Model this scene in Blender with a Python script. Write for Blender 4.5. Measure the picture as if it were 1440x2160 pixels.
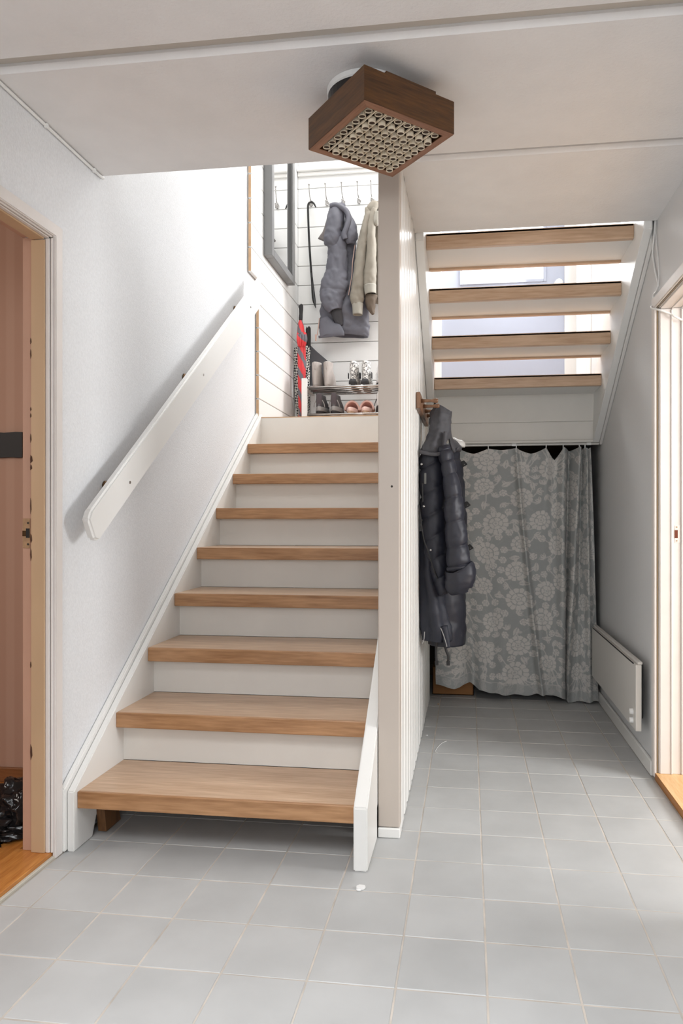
import bpy, bmesh, math, random
import numpy as np
from mathutils import Vector, Matrix, noise

PI = math.pi
C = bpy.context.scene.collection
SC = bpy.context.scene
for o in list(bpy.data.objects):
    bpy.data.objects.remove(o)

# ------------------------------------------------------------------ camera, world, lights, exposure
CAM_H, FPX, PX, HY = 1.05, 1510.0, 788.0, 1095.0
YAW = math.atan((988 - PX) / FPX)
cam = bpy.data.cameras.new('camera')
cam.sensor_width = 36; cam.sensor_height = 36; cam.sensor_fit = 'AUTO'
cam.lens = FPX * 36 / 2160
cam.shift_x = -(PX - 720) / 2160
cam.shift_y = (HY - 1080) / 2160
cam.clip_start = 0.02
cam_o = bpy.data.objects.new('camera', cam); C.objects.link(cam_o)
cam_o.location = (0, 0, CAM_H); cam_o.rotation_euler = (PI / 2, 0, YAW)
SC.camera = cam_o

wd = bpy.data.worlds.new('world'); SC.world = wd; wd.use_nodes = True
wd.node_tree.nodes['Background'].inputs[0].default_value = (.80, .88, 1, 1)
wd.node_tree.nodes['Background'].inputs[1].default_value = 1.0

def area(name, loc, target, sx, sy, power, col=(1, 1, 1), spread=PI):
    l = bpy.data.lights.new(name, 'AREA'); l.shape = 'RECTANGLE'; l.size = sx; l.size_y = sy
    l.energy = power; l.color = col; l.spread = spread
    o = bpy.data.objects.new(name, l); C.objects.link(o); o.location = loc
    o.rotation_euler = (Vector(target) - Vector(loc)).to_track_quat('-Z', 'Y').to_euler()
    return o

area('hall_fill', (-.45, 4.5, 4.25), (-.45, 4.5, 0), 1.3, .9, 21, (1, .995, .985))  # added fill for the landing walls, no lamp known here
area('door_glass_daylight', (.24, 5.12, 3.05), (-.8, 2.8, 1.9), .55, .6, 36, (.97, .985, 1))
area('upper_floor_fill', (-.6, 1.6, 3.45), (-.6, 3.9, 1.2), 1.2, 1.2, 21, (.98, .99, 1))  # added fill that brightens the risers, stands for no known window
area('right_room_window_light', (2.85, 1.85, 1.50), (-1.2, 2.2, 1.1), 1.1, .8, 66, (.96, .98, 1))
area('left_room_window_light', (-2.9, 1.0, 1.7), (-1.3, 1.9, 1.0), .6, .8, 11, (1, .92, .84))
area('front_overhead_fill', (-.3, .1, 2.2), (-.3, .25, 0), 1.5, 1.0, 26, (.93, .965, 1), 2.0)  # added overhead fill for the near floor, without a fixture
area('behind_camera_fill', (.15, -2.1, 1.75), (.25, 1.5, 1.35), 1.2, .8, 23, (.93, .965, 1))  # added fill from behind the camera for camera-facing surfaces

vs = SC.view_settings
SC.display_settings.display_device = 'sRGB'
vs.view_transform = 'Standard'; vs.look = 'None'; vs.gamma = 1.0; vs.use_curve_mapping = False
vs.exposure = 0.28

# ------------------------------------------------------------------ helpers
W_ = Vector((-math.sin(YAW), math.cos(YAW), 0)); R_ = Vector((math.cos(YAW), math.sin(YAW), 0))
def ray(x, y): return W_ + R_ * ((x - PX) / FPX) + Vector((0, 0, 1)) * ((HY - y) / FPX)
def at(x, y, Y):                       # a measured point of the photograph, taken at real depth Y
    d = ray(x, y); t = Y / d.y
    return Vector((0, 0, CAM_H)) + d * t

def s2l(c): return c / 12.92 if c <= .04045 else ((c + .055) / 1.055) ** 2.4
def rgb(r, g, b): return (s2l(r / 255), s2l(g / 255), s2l(b / 255), 1)

def nodes(name):
    m = bpy.data.materials.new(name); m.use_nodes = True
    nt = m.node_tree; return m, nt, nt.nodes['Principled BSDF']

def mat(name, col, rough=.5, metal=0, bump=0, bscale=200, var=0, vscale=3, stretch=(1, 1, 1), spec=.5, sheen=0):
    m, nt, p = nodes(name)
    p.inputs['Base Color'].default_value = col
    p.inputs['Roughness'].default_value = rough; p.inputs['Metallic'].default_value = metal
    p.inputs['Specular IOR Level'].default_value = spec
    if sheen: p.inputs['Sheen Weight'].default_value = sheen
    if bump or var:
        tc = nt.nodes.new('ShaderNodeTexCoord'); mp = nt.nodes.new('ShaderNodeMapping')
        mp.inputs['Scale'].default_value = stretch
        nt.links.new(tc.outputs['Object'], mp.inputs['Vector'])
    if bump:
        n = nt.nodes.new('ShaderNodeTexNoise'); n.inputs['Scale'].default_value = bscale; n.inputs['Detail'].default_value = 4
        nt.links.new(mp.outputs[0], n.inputs['Vector'])
        b = nt.nodes.new('ShaderNodeBump'); b.inputs['Strength'].default_value = bump; b.inputs['Distance'].default_value = .002
        nt.links.new(n.outputs['Fac'], b.inputs['Height']); nt.links.new(b.outputs[0], p.inputs['Normal'])
    if var:
        n = nt.nodes.new('ShaderNodeTexNoise'); n.inputs['Scale'].default_value = vscale; n.inputs['Detail'].default_value = 5
        nt.links.new(mp.outputs[0], n.inputs['Vector'])
        r = nt.nodes.new('ShaderNodeValToRGB')
        r.color_ramp.elements[0].position = .35; r.color_ramp.elements[1].position = .65
        r.color_ramp.elements[0].color = tuple(c * (1 - var) for c in col[:3]) + (1,)
        r.color_ramp.elements[1].color = tuple(min(1, c * (1 + var * .6)) for c in col[:3]) + (1,)
        nt.links.new(n.outputs['Fac'], r.inputs[0]); nt.links.new(r.outputs[0], p.inputs['Base Color'])
    return m

def wood(name, dark, light, along='X', scale=6, rough=.4, rings=.5):
    m, nt, p = nodes(name); L = nt.links
    tc = nt.nodes.new('ShaderNodeTexCoord'); oi = nt.nodes.new('ShaderNodeObjectInfo')
    off = nt.nodes.new('ShaderNodeVectorMath'); off.operation = 'SCALE'; off.inputs[0].default_value = (7, 5, 9)
    L.new(oi.outputs['Random'], off.inputs['Scale'])
    add = nt.nodes.new('ShaderNodeVectorMath'); add.operation = 'ADD'
    L.new(tc.outputs['Object'], add.inputs[0]); L.new(off.outputs[0], add.inputs[1])
    mp = nt.nodes.new('ShaderNodeMapping')
    st = {'X': (.09, 1, 1), 'Y': (1, .09, 1), 'Z': (1, 1, .09)}[along]
    mp.inputs['Scale'].default_value = st
    L.new(add.outputs[0], mp.inputs['Vector'])
    n1 = nt.nodes.new('ShaderNodeTexNoise'); n1.inputs['Scale'].default_value = scale; n1.inputs['Detail'].default_value = 2
    L.new(mp.outputs[0], n1.inputs['Vector'])
    mul = nt.nodes.new('ShaderNodeMath'); mul.operation = 'MULTIPLY'; mul.inputs[1].default_value = 7
    L.new(n1.outputs['Fac'], mul.inputs[0])
    fr = nt.nodes.new('ShaderNodeMath'); fr.operation = 'PINGPONG'; fr.inputs[1].default_value = .5
    L.new(mul.outputs[0], fr.inputs[0])
    n2 = nt.nodes.new('ShaderNodeTexNoise'); n2.inputs['Scale'].default_value = scale * 22; n2.inputs['Detail'].default_value = 3
    L.new(mp.outputs[0], n2.inputs['Vector'])
    mx = nt.nodes.new('ShaderNodeMath'); mx.operation = 'MULTIPLY_ADD'; mx.inputs[1].default_value = rings
    L.new(fr.outputs[0], mx.inputs[0]); L.new(n2.outputs['Fac'], mx.inputs[2])
    r = nt.nodes.new('ShaderNodeValToRGB')
    r.color_ramp.elements[0].position = .3; r.color_ramp.elements[1].position = .9
    r.color_ramp.elements[0].color = dark; r.color_ramp.elements[1].color = light
    L.new(mx.outputs[0], r.inputs[0]); L.new(r.outputs[0], p.inputs['Base Color'])
    p.inputs['Roughness'].default_value = rough
    return m

M = {}
M['white'] = mat('white_paint', rgb(236, 235, 232), .42, bump=.04, bscale=60)
M['white_gloss'] = mat('white_lacquer', rgb(232, 230, 226), .32, bump=.03, bscale=40)
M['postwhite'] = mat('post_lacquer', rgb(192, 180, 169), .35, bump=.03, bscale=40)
M['riser'] = mat('riser_white', rgb(228, 224, 217), .5, bump=.05, bscale=60, var=.03, vscale=5)
M['shiplap'] = mat('shiplap_white', rgb(240, 240, 238), .45, bump=.03, bscale=50)
M['wallpaper'] = mat('fibre_wallpaper', rgb(231, 232, 234), .75, bump=.8, bscale=240, var=.045, vscale=170, stretch=(1, 1, .6))
M['wallgrey'] = mat('grey_wall_paint', rgb(214, 214, 214), .7, bump=.35, bscale=150)
M['ceiling'] = mat('rough_ceiling', rgb(236, 234, 233), .85, bump=.55, bscale=110, var=.025, vscale=8)
M['joint'] = mat('ceiling_joint', rgb(196, 189, 180), .8)
M['tile'] = None
M['grout'] = mat('grout', rgb(194, 185, 175), .9, bump=.3, bscale=120, var=.22, vscale=9)
M['oak'] = wood('light_oak', rgb(178, 144, 114), rgb(212, 182, 154), 'X', 5, .33, .45)
M['oak_shaded'] = wood('oak_shaded_front', rgb(142, 100, 64), rgb(186, 142, 102), 'X', 5, .36, .5)  # darker copy of the oak, shade of the nose fronts painted in
M['dark_wood'] = wood('dark_teak', rgb(56, 33, 14), rgb(100, 64, 30), 'X', 9, .4, .5)
M['teak_edge'] = wood('teak_edge', rgb(122, 84, 62), rgb(156, 114, 90), 'X', 9, .45, .4)
M['peg_wood'] = wood('peg_wood', rgb(92, 62, 42), rgb(136, 98, 70), 'Z', 12, .4)
M['floorwood'] = wood('orange_pine', rgb(166, 98, 40), rgb(206, 142, 74), 'Y', 8, .3)
M['floorwood_r'] = wood('pale_pine', rgb(214, 164, 104), rgb(236, 194, 142), 'Y', 8, .35)
M['thresh_side'] = wood('threshold_side', rgb(150, 92, 30), rgb(180, 118, 50), 'Y', 8, .35)
M['rawply'] = mat('raw_plank_end', rgb(206, 170, 134), .8, bump=.2, bscale=90, var=.12, vscale=20)
M['jamb_bounce'] = mat('tan_jamb_bounce', rgb(198, 166, 132), .5, var=.08, vscale=6, stretch=(1, 1, .2))  # warm bounce off the wooden floor put into the jamb colour
M['rebate_warmlit'] = mat('pinkish_warmlit_rebate', rgb(190, 150, 128), .55, var=.08, vscale=8, stretch=(1, 1, .2))  # warm light of the left room put into the rebate colour
M['creamjamb'] = mat('cream_jamb_paint', rgb(226, 219, 214), .5, var=.03, vscale=9)
M['gap'] = mat('dark_gap', rgb(60, 54, 48), .8)
M['seal'] = mat('tan_seal', rgb(176, 152, 120), .7)
M['black'] = mat('matt_black', rgb(22, 20, 21), .6)
M['blackmetal'] = mat('black_metal', rgb(24, 23, 24), .3)
M['chrome'] = mat('chrome', rgb(176, 174, 172), .2, 1)
M['brass'] = mat('pale_brass', rgb(240, 228, 206), .35, .2)
M['tube_shade'] = mat('tube_hollow_shade', rgb(58, 42, 30), .7)  # painted shade for the hollow of the lamp tubes
M['bronze'] = mat('bronze', rgb(96, 72, 48), .4, .8)
M['plastic'] = mat('white_plastic', rgb(236, 236, 234), .35)
M['enamel'] = mat('cream_enamel', rgb(216, 212, 206), .35)
M['darkgrey'] = mat('dark_grey_steel', rgb(90, 90, 86), .5, var=.1, vscale=20)
M['doorblue'] = mat('pale_blue_door', rgb(176, 182, 198), .45)
M['frame_grey'] = mat('grey_frame_lacquer', rgb(118, 118, 118), .35)
M['frame_dark'] = mat('dark_frame_lip', rgb(62, 62, 62), .4)
M['mirror'] = mat('mirror_glass', (.92, .92, .92, 1), .02, 1)
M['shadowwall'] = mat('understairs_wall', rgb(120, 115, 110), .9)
M['cardboard'] = mat('cardboard', rgb(150, 104, 62), .85, var=.06, vscale=20)
M['paper'] = mat('white_paper', rgb(235, 234, 232), .8)
M['navy'] = mat('navy_nylon', rgb(33, 34, 45), .52, bump=.35, bscale=28, var=.12, vscale=16)
M['navy_smooth'] = mat('navy_lining', rgb(31, 33, 44), .62, bump=.25, bscale=22)
M['hoodgrey'] = mat('charcoal_hood', rgb(76, 75, 79), .75, bump=.4, bscale=40, var=.15, vscale=24)
M['greycoat'] = mat('grey_coat', rgb(96, 96, 105), .6, bump=.3, bscale=26, var=.08, vscale=10)
M['furdark'] = mat('dark_lining', rgb(66, 65, 68), .9, bump=.6, bscale=160)
M['khaki'] = mat('khaki_cotton', rgb(134, 127, 115), .75, bump=.3, bscale=30, var=.07, vscale=12)
M['khaki_in'] = mat('khaki_inside', rgb(104, 92, 80), .9, bump=.3, bscale=60)
M['rib'] = mat('ribbed_cuff', rgb(150, 146, 136), .85, bump=.5, bscale=80, stretch=(4, 4, .2))
M['foam'] = mat('black_foam', rgb(46, 46, 47), .8)
M['greycloth'] = mat('grey_cloth', rgb(94, 94, 97), .8, bump=.3, bscale=40)
M['suede'] = mat('grey_suede', rgb(176, 168, 163), .9, bump=.3, bscale=120, var=.06, vscale=30)
M['snk'] = mat('dark_sneaker', rgb(92, 90, 92), .8, bump=.4, bscale=140, var=.15, vscale=40)
M['snk_dark'] = mat('sneaker_rubber', rgb(52, 51, 53), .7)
M['snk_grey'] = mat('sneaker_midsole', rgb(150, 147, 145), .7)
M['snk_wine'] = mat('sneaker_tongue', rgb(84, 76, 80), .8)
M['pink'] = mat('pink_foam', rgb(238, 198, 186), .8)
M['pinkdeep'] = mat('pink_footbed', rgb(224, 164, 152), .85)
M['pinkpale'] = mat('pale_pink_trim', rgb(246, 214, 204), .8)
M['beigesole'] = mat('beige_sole', rgb(206, 178, 152), .8)
M['zipper'] = mat('zip_tape', rgb(190, 160, 148), .5)
M['curtainw'] = mat('white_cloth', rgb(240, 240, 240), .8)
M['bag'] = mat('black_plastic_film', rgb(26, 24, 25), .16, bump=.6, bscale=26)
M['room_warmlit'] = None

# ceramic tile: mottled grey
m, nt, p = nodes('grey_tile'); L = nt.links
tc = nt.nodes.new('ShaderNodeTexCoord'); oi = nt.nodes.new('ShaderNodeObjectInfo')
ge = nt.nodes.new('ShaderNodeNewGeometry')
n = nt.nodes.new('ShaderNodeTexNoise'); n.inputs['Scale'].default_value = 5; n.inputs['Detail'].default_value = 6
L.new(ge.outputs['Position'], n.inputs['Vector'])
a = nt.nodes.new('ShaderNodeMath'); a.operation = 'MULTIPLY_ADD'; a.inputs[1].default_value = .25
L.new(oi.outputs['Random'], a.inputs[0]); L.new(n.outputs['Fac'], a.inputs[2])
r = nt.nodes.new('ShaderNodeValToRGB'); r.color_ramp.elements[0].position = .35; r.color_ramp.elements[1].position = .85
r.color_ramp.elements[0].color = rgb(174, 174, 173); r.color_ramp.elements[1].color = rgb(188, 188, 187)
L.new(a.outputs[0], r.inputs[0]); L.new(r.outputs[0], p.inputs['Base Color'])
n2 = nt.nodes.new('ShaderNodeTexNoise'); n2.inputs['Scale'].default_value = 30; L.new(ge.outputs['Position'], n2.inputs['Vector'])
mr = nt.nodes.new('ShaderNodeMapRange'); mr.inputs[3].default_value = .34; mr.inputs[4].default_value = .5
L.new(n2.outputs['Fac'], mr.inputs[0]); L.new(mr.outputs[0], p.inputs['Roughness'])
b = nt.nodes.new('ShaderNodeBump'); b.inputs['Strength'].default_value = .08; b.inputs['Distance'].default_value = .002
L.new(n2.outputs['Fac'], b.inputs['Height']); L.new(b.outputs[0], p.inputs['Normal'])
M['tile'] = m

# vertically striped wall of the left room, warm light painted in as pink-beige
m, nt, p = nodes('striped_warmlit_wall'); L = nt.links
tc = nt.nodes.new('ShaderNodeTexCoord'); sp = nt.nodes.new('ShaderNodeSeparateXYZ'); L.new(tc.outputs['Object'], sp.inputs[0])
wv = nt.nodes.new('ShaderNodeMath'); wv.operation = 'MULTIPLY'; wv.inputs[1].default_value = 90; L.new(sp.outputs[0], wv.inputs[0])
sn = nt.nodes.new('ShaderNodeMath'); sn.operation = 'SINE'; L.new(wv.outputs[0], sn.inputs[0])
r = nt.nodes.new('ShaderNodeValToRGB'); r.color_ramp.elements[0].position = .3; r.color_ramp.elements[1].position = .7
r.color_ramp.elements[0].color = rgb(184, 148, 128); r.color_ramp.elements[1].color = rgb(190, 155, 135)
mr = nt.nodes.new('ShaderNodeMapRange'); mr.inputs[1].default_value = -1; L.new(sn.outputs[0], mr.inputs[0])
L.new(mr.outputs[0], r.inputs[0]); L.new(r.outputs[0], p.inputs['Base Color']); p.inputs['Roughness'].default_value = .8
M['room_warmlit'] = m

# frosted lit glass of the front door
m, nt, p = nodes('frosted_daylit_glass'); L = nt.links
tc = nt.nodes.new('ShaderNodeTexCoord'); n = nt.nodes.new('ShaderNodeTexVoronoi'); n.inputs['Scale'].default_value = 70
L.new(tc.outputs['Object'], n.inputs['Vector'])
r = nt.nodes.new('ShaderNodeValToRGB'); r.color_ramp.elements[0].color = (1, 1, 1, 1); r.color_ramp.elements[1].color = (.86, .88, .9, 1)
r.color_ramp.elements[0].position = .3
L.new(n.outputs['Distance'], r.inputs[0]); L.new(r.outputs[0], p.inputs['Emission Color']); p.inputs['Emission Strength'].default_value = 1.05
p.inputs['Roughness'].default_value = .3
M['doorglass'] = m

# red and grey spiral umbrella cloth
def spiral(name, c1, c2, k, tw, cut=.1):
    m, nt, p = nodes(name); L = nt.links
    tc = nt.nodes.new('ShaderNodeTexCoord'); sp = nt.nodes.new('ShaderNodeSeparateXYZ'); L.new(tc.outputs['Object'], sp.inputs[0])
    at2 = nt.nodes.new('ShaderNodeMath'); at2.operation = 'ARCTAN2'; L.new(sp.outputs[1], at2.inputs[0]); L.new(sp.outputs[0], at2.inputs[1])
    k1 = nt.nodes.new('ShaderNodeMath'); k1.operation = 'MULTIPLY'; k1.inputs[1].default_value = k; L.new(at2.outputs[0], k1.inputs[0])
    k2 = nt.nodes.new('ShaderNodeMath'); k2.operation = 'MULTIPLY_ADD'; k2.inputs[1].default_value = tw
    L.new(sp.outputs[2], k2.inputs[0]); L.new(k1.outputs[0], k2.inputs[2])
    s = nt.nodes.new('ShaderNodeMath'); s.operation = 'SINE'; L.new(k2.outputs[0], s.inputs[0])
    g = nt.nodes.new('ShaderNodeMath'); g.operation = 'GREATER_THAN'; g.inputs[1].default_value = cut; L.new(s.outputs[0], g.inputs[0])
    mx = nt.nodes.new('ShaderNodeMix'); mx.data_type = 'RGBA'; mx.inputs[6].default_value = c1; mx.inputs[7].default_value = c2
    L.new(g.outputs[0], mx.inputs[0]); L.new(mx.outputs[2], p.inputs['Base Color']); p.inputs['Roughness'].default_value = .55
    return m
M['redgrey'] = spiral('red_grey_stripe', rgb(222, 62, 66), rgb(112, 108, 116), 2, 42, .35)

def check(name, c1, c2, sc):
    m, nt, p = nodes(name); L = nt.links
    tc = nt.nodes.new('ShaderNodeTexCoord'); ck = nt.nodes.new('ShaderNodeTexChecker'); ck.inputs['Scale'].default_value = sc
    ck.inputs['Color1'].default_value = c1; ck.inputs['Color2'].default_value = c2
    mp = nt.nodes.new('ShaderNodeMapping'); mp.inputs['Rotation'].default_value = (.3, .5, .4)
    L.new(tc.outputs['Object'], mp.inputs['Vector'])
    L.new(mp.outputs[0], ck.inputs['Vector']); L.new(ck.outputs['Color'], p.inputs['Base Color']); p.inputs['Roughness'].default_value = .7
    return m
M['hound'] = check('black_white_check', rgb(236, 234, 226), rgb(48, 48, 52), 75)

def snake(name):
    m, nt, p = nodes(name); L = nt.links
    tc = nt.nodes.new('ShaderNodeTexCoord'); v = nt.nodes.new('ShaderNodeTexVoronoi'); v.feature = 'DISTANCE_TO_EDGE'; v.inputs['Scale'].default_value = 42
    n = nt.nodes.new('ShaderNodeTexNoise'); n.inputs['Scale'].default_value = 60
    ad = nt.nodes.new('ShaderNodeMix'); ad.data_type = 'VECTOR'; ad.inputs[0].default_value = .03
    L.new(tc.outputs['Object'], ad.inputs[4]); L.new(n.outputs['Color'], ad.inputs[5]); L.new(tc.outputs['Object'], n.inputs['Vector'])
    L.new(ad.outputs[1], v.inputs['Vector'])
    r = nt.nodes.new('ShaderNodeValToRGB'); r.color_ramp.elements[0].position = .03; r.color_ramp.elements[1].position = .14
    r.color_ramp.elements[0].color = rgb(84, 82, 82); r.color_ramp.elements[1].color = rgb(228, 226, 222)
    L.new(v.outputs['Distance'], r.inputs[0]); L.new(r.outputs[0], p.inputs['Base Color']); p.inputs['Roughness'].default_value = .5
    return m
M['snake'] = snake('snake_print')

# curtain cloth, colour painted per vertex (printed flowers)
m, nt, p = nodes('floral_print_cloth'); L = nt.links
ca = nt.nodes.new('ShaderNodeVertexColor'); ca.layer_name = 'print'
L.new(ca.outputs['Color'], p.inputs['Base Color']); p.inputs['Roughness'].default_value = .8; p.inputs['Sheen Weight'].default_value = .1
M['floral'] = m

wloc = {}
def _link(name, me, parent, base):
    o = bpy.data.objects.new(name, me); C.objects.link(o)
    if parent is not None: o.parent = parent
    return o
def obj(name, bm, m, parent=None, base=None, smooth=False, kind=None):
    """bm in WORLD coordinates; base = world point of the object's origin"""
    pw = wloc.get(parent.name, Vector()) if parent is not None else Vector()
    if base is None: base = pw if parent is not None else Vector()
    base = Vector(base)
    bmesh.ops.translate(bm, verts=bm.verts, vec=-base)
    me = bpy.data.meshes.new(name); bm.to_mesh(me); bm.free()
    for mm in (m if isinstance(m, (list, tuple)) else [m]): me.materials.append(mm)
    if smooth:
        me.polygons.foreach_set('use_smooth', [True] * len(me.polygons))
    o = _link(name, me, parent, base)
    o.location = base - pw
    wloc[o.name] = base
    if kind: o['kind'] = kind
    return o
def empty(name, loc):
    o = bpy.data.objects.new(name, None); C.objects.link(o); o.location = loc; o.empty_display_size = .05
    wloc[o.name] = Vector(loc); return o
def tag(o, label, cat, group=None):
    o['label'] = label; o['category'] = cat
    if group: o['group'] = group
    return o
def thing(name, loc, label, cat, group=None): return tag(empty(name, loc), label, cat, group)
def struct(name, bm, m, parent=None, smooth=False):
    o = obj(name, bm, m, parent, smooth=smooth)
    if parent is None: o['kind'] = 'structure'
    return o
def BM(): return bmesh.new()
def box(bm, x0, x1, y0, y1, z0, z1, bev=0, seg=1):
    vs_ = [bm.verts.new(c) for c in ((x0, y0, z0), (x1, y0, z0), (x1, y1, z0), (x0, y1, z0), (x0, y0, z1), (x1, y0, z1), (x1, y1, z1), (x0, y1, z1))]
    fs = [bm.faces.new([vs_[i] for i in q]) for q in ((3, 2, 1, 0), (4, 5, 6, 7), (0, 1, 5, 4), (1, 2, 6, 5), (2, 3, 7, 6), (3, 0, 4, 7))]
    if bev:
        es = set(e for f in fs for e in f.edges)
        bmesh.ops.bevel(bm, geom=list(es), offset=bev, segments=seg, affect='EDGES', profile=.5)
    return bm
def Box(*a, **k): return box(BM(), *a, **k)
def prism(bm, poly, axis, lo, hi, bev=0, seg=2):
    """poly: list of 2-D points; axis X -> points are (y,z); Y -> (x,z); Z -> (x,y)"""
    def v(p, t): return {'X': (t, p[0], p[1]), 'Y': (p[0], t, p[1]), 'Z': (p[0], p[1], t)}[axis]
    a = [bm.verts.new(v(p, lo)) for p in poly]; b = [bm.verts.new(v(p, hi)) for p in poly]
    n = len(poly); fs = []
    fs.append(bm.faces.new(a)); fs.append(bm.faces.new(b[::-1]))
    for i in range(n): fs.append(bm.faces.new((a[i], b[i], b[(i + 1) % n], a[(i + 1) % n])))
    bmesh.ops.recalc_face_normals(bm, faces=fs)
    if bev:
        bmesh.ops.bevel(bm, geom=list(set(e for f in fs for e in f.edges)), offset=bev, segments=seg, affect='EDGES')
    return bm
def lathe(bm, prof, c, n=20, axis='Z', closed=False):
    rows = []
    for r, z in prof:
        row = []
        for i in range(n):
            t = 2 * PI * i / n; a, b_ = r * math.cos(t), r * math.sin(t)
            p = {'Z': (a, b_, z), 'X': (z, a, b_), 'Y': (b_, z, a)}[axis]
            row.append(bm.verts.new((c[0] + p[0], c[1] + p[1], c[2] + p[2])))
        rows.append(row)
    fs = []
    for k in range(len(rows) - 1 + (1 if closed else 0)):
        A, B = rows[k], rows[(k + 1) % len(rows)]
        for i in range(n): fs.append(bm.faces.new((A[i], A[(i + 1) % n], B[(i + 1) % n], B[i])))
    if not closed:
        fs.append(bm.faces.new(rows[0][::-1])); fs.append(bm.faces.new(rows[-1]))
    bmesh.ops.recalc_face_normals(bm, faces=fs)
    return bm
def crom(P, m):
    P = [np.array(p, float) for p in P]; out = []
    Q = [2 * P[0] - P[1]] + P + [2 * P[-1] - P[-2]]
    for i in range(1, len(Q) - 2):
        for k in range(m):
            t = k / m; a, b_, c, d = Q[i - 1], Q[i], Q[i + 1], Q[i + 2]
            out.append(.5 * ((2 * b_) + (-a + c) * t + (2 * a - 5 * b_ + 4 * c - d) * t * t + (-a + 3 * b_ - 3 * c + d) * t ** 3))
    out.append(P[-1]); return out
def sweep(bm, path, n=20, m=6, puff=None, pamp=.12, wr=0, wf=14, folds=0, fk=5, seed=0, up=(1, 0, 0), caps=(True, True), hollow=0, tilt=0):
    """path: (x,y,z,ra,rb); rings across the path, a along 'up' direction. puff = list of seam stations 0..1"""
    pts = crom(path, m); rows = []; N = len(pts); so = Vector((seed * 3.7, seed * 1.3, seed * 2.1))
    for i, q in enumerate(pts):
        c = Vector(q[:3]); t = Vector(pts[min(i + 1, N - 1)][:3]) - Vector(pts[max(i - 1, 0)][:3]); t.normalize()
        A = Vector(up) - t * t.dot(Vector(up)); A.normalize(); B = t.cross(A)
        s = i / (N - 1)
        row = []
        for h in range(n):
            th = 2 * PI * h / n; k = 1.0
            if puff:
                sp_ = min(1, max(0, s + tilt * math.cos(th)))
                for j in range(len(puff) - 1):
                    if puff[j] <= sp_ <= puff[j + 1]:
                        w = (sp_ - puff[j]) / (puff[j + 1] - puff[j]); k = 1 - pamp + pamp * (max(0, math.sin(PI * w)) ** .38)
                        break
            f = 1 + folds * math.sin(fk * th + 1.7 * seed + 1.5 * s)
            d = A * (q[3] * math.cos(th) * k * f) + B * (q[4] * math.sin(th) * k * f)
            p_ = c + d
            if wr:
                w_ = noise.noise(Vector((p_.x * wf, p_.y * wf, p_.z * wf * .55)) + so) + .5 * noise.noise(p_ * (wf * 2.3) + so)
                rg = noise.noise(Vector((p_.x * wf * 1.6 + p_.z * wf * .7, p_.y * wf * 1.6, p_.z * wf * .9)) - so)
                w_ += .9 * (.25 - min(.25, abs(rg))) * -4 * .5
                dn = d.normalized() if d.length > 1e-6 else d
                p_ = p_ + dn * (wr * w_)
            row.append(bm.verts.new(p_))
        rows.append(row)
    fs = []
    for k_ in range(len(rows) - 1):
        for h in range(n): fs.append(bm.faces.new((rows[k_][h], rows[k_][(h + 1) % n], rows[k_ + 1][(h + 1) % n], rows[k_ + 1][h])))
    if hollow:
        last = rows[-1]; c = sum((v.co for v in last), Vector()) / n
        t = (Vector(pts[-1][:3]) - Vector(pts[-3][:3])).normalized()
        prev = last
        for sc_, dp in ((.86, 0), (.75, hollow), (.1, hollow * 1.15)):
            row = [bm.verts.new(c + (v.co - c) * sc_ - t * dp) for v in last]
            for h in range(n): fs.append(bm.faces.new((prev[h], prev[(h + 1) % n], row[(h + 1) % n], row[h])))
            prev = row
        fs.append(bm.faces.new(prev))
    elif caps[1]: fs.append(bm.faces.new(rows[-1]))
    if caps[0]: fs.append(bm.faces.new(rows[0][::-1]))
    bmesh.ops.recalc_face_normals(bm, faces=fs)
    return bm
def wire(bm, pts, r, n=8, m=6): return sweep(bm, [tuple(p) + (r, r) for p in pts], n=n, m=m, up=(.31, .73, .6))
def ball(bm, c, rx, ry, rz, u=16, v=10):
    r = bmesh.ops.create_uvsphere(bm, u_segments=u, v_segments=v, radius=1)
    for q in r['verts']: q.co = Vector((c[0] + q.co.x * rx, c[1] + q.co.y * ry, c[2] + q.co.z * rz))
    return bm
def copy_of(src, loc, parent=None):
    o = src.copy(); C.objects.link(o); o.location = loc
    if parent is not None: o.parent = parent
    return o

XL, XR = -1.275, .75            # faces of the two side walls
YO, YR, ZC = 2.37, 3.0, 2.25    # stairwell openings in the ceiling, ceiling height
ZL, YB = 1.655, 5.19            # landing level, landing back wall
XP = -.224                      # passage side of the partition
# ------------------------------------------------------------------ floor and tiles
floor = struct('floor', Box(-3.4, 3.2, -2.3, 5.4, -.08, -.0012), M['grout'])
PT = .203; X0, Y0 = -1.177, 1.594
tile_bm = Box(-.0995, .0995, -.0995, .0995, -.008, 0, bev=.0022, seg=2)
proto = None
for j in range(-6, 16):
    for i in range(-1, 10):
        xa, xb = X0 + i * PT, X0 + (i + 1) * PT; ya, yb = Y0 + j * PT, Y0 + (j + 1) * PT
        xa2, xb2 = max(xa, XL + .012), min(xb, XR - .012); yb2 = min(yb, YB - .01)
        if xb2 - xa2 < .02 or yb2 - ya < .03: continue
        g = .0018
        if abs(xa2 - xa) < 1e-6 and abs(xb2 - xb) < 1e-6 and yb2 == yb:
            if proto is None:
                proto = obj('tile', Box(xa + g, xb - g, ya + g, yb - g, -.008, 0, bev=.0016, seg=1), M['tile'], floor, base=((xa + xb) / 2, (ya + yb) / 2, 0))
            else:
                t = copy_of(proto, ((xa + xb) / 2, (ya + yb) / 2, random.Random(i * 91 + j).uniform(-.0005, .0004)), floor)
        else:
            obj('tile', Box(xa2 + (g if xa2 == xa else 0), xb2 - (g if xb2 == xb else 0), ya + g, yb2 - g, -.008, 0, bev=.0016), M['tile'], floor)

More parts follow.
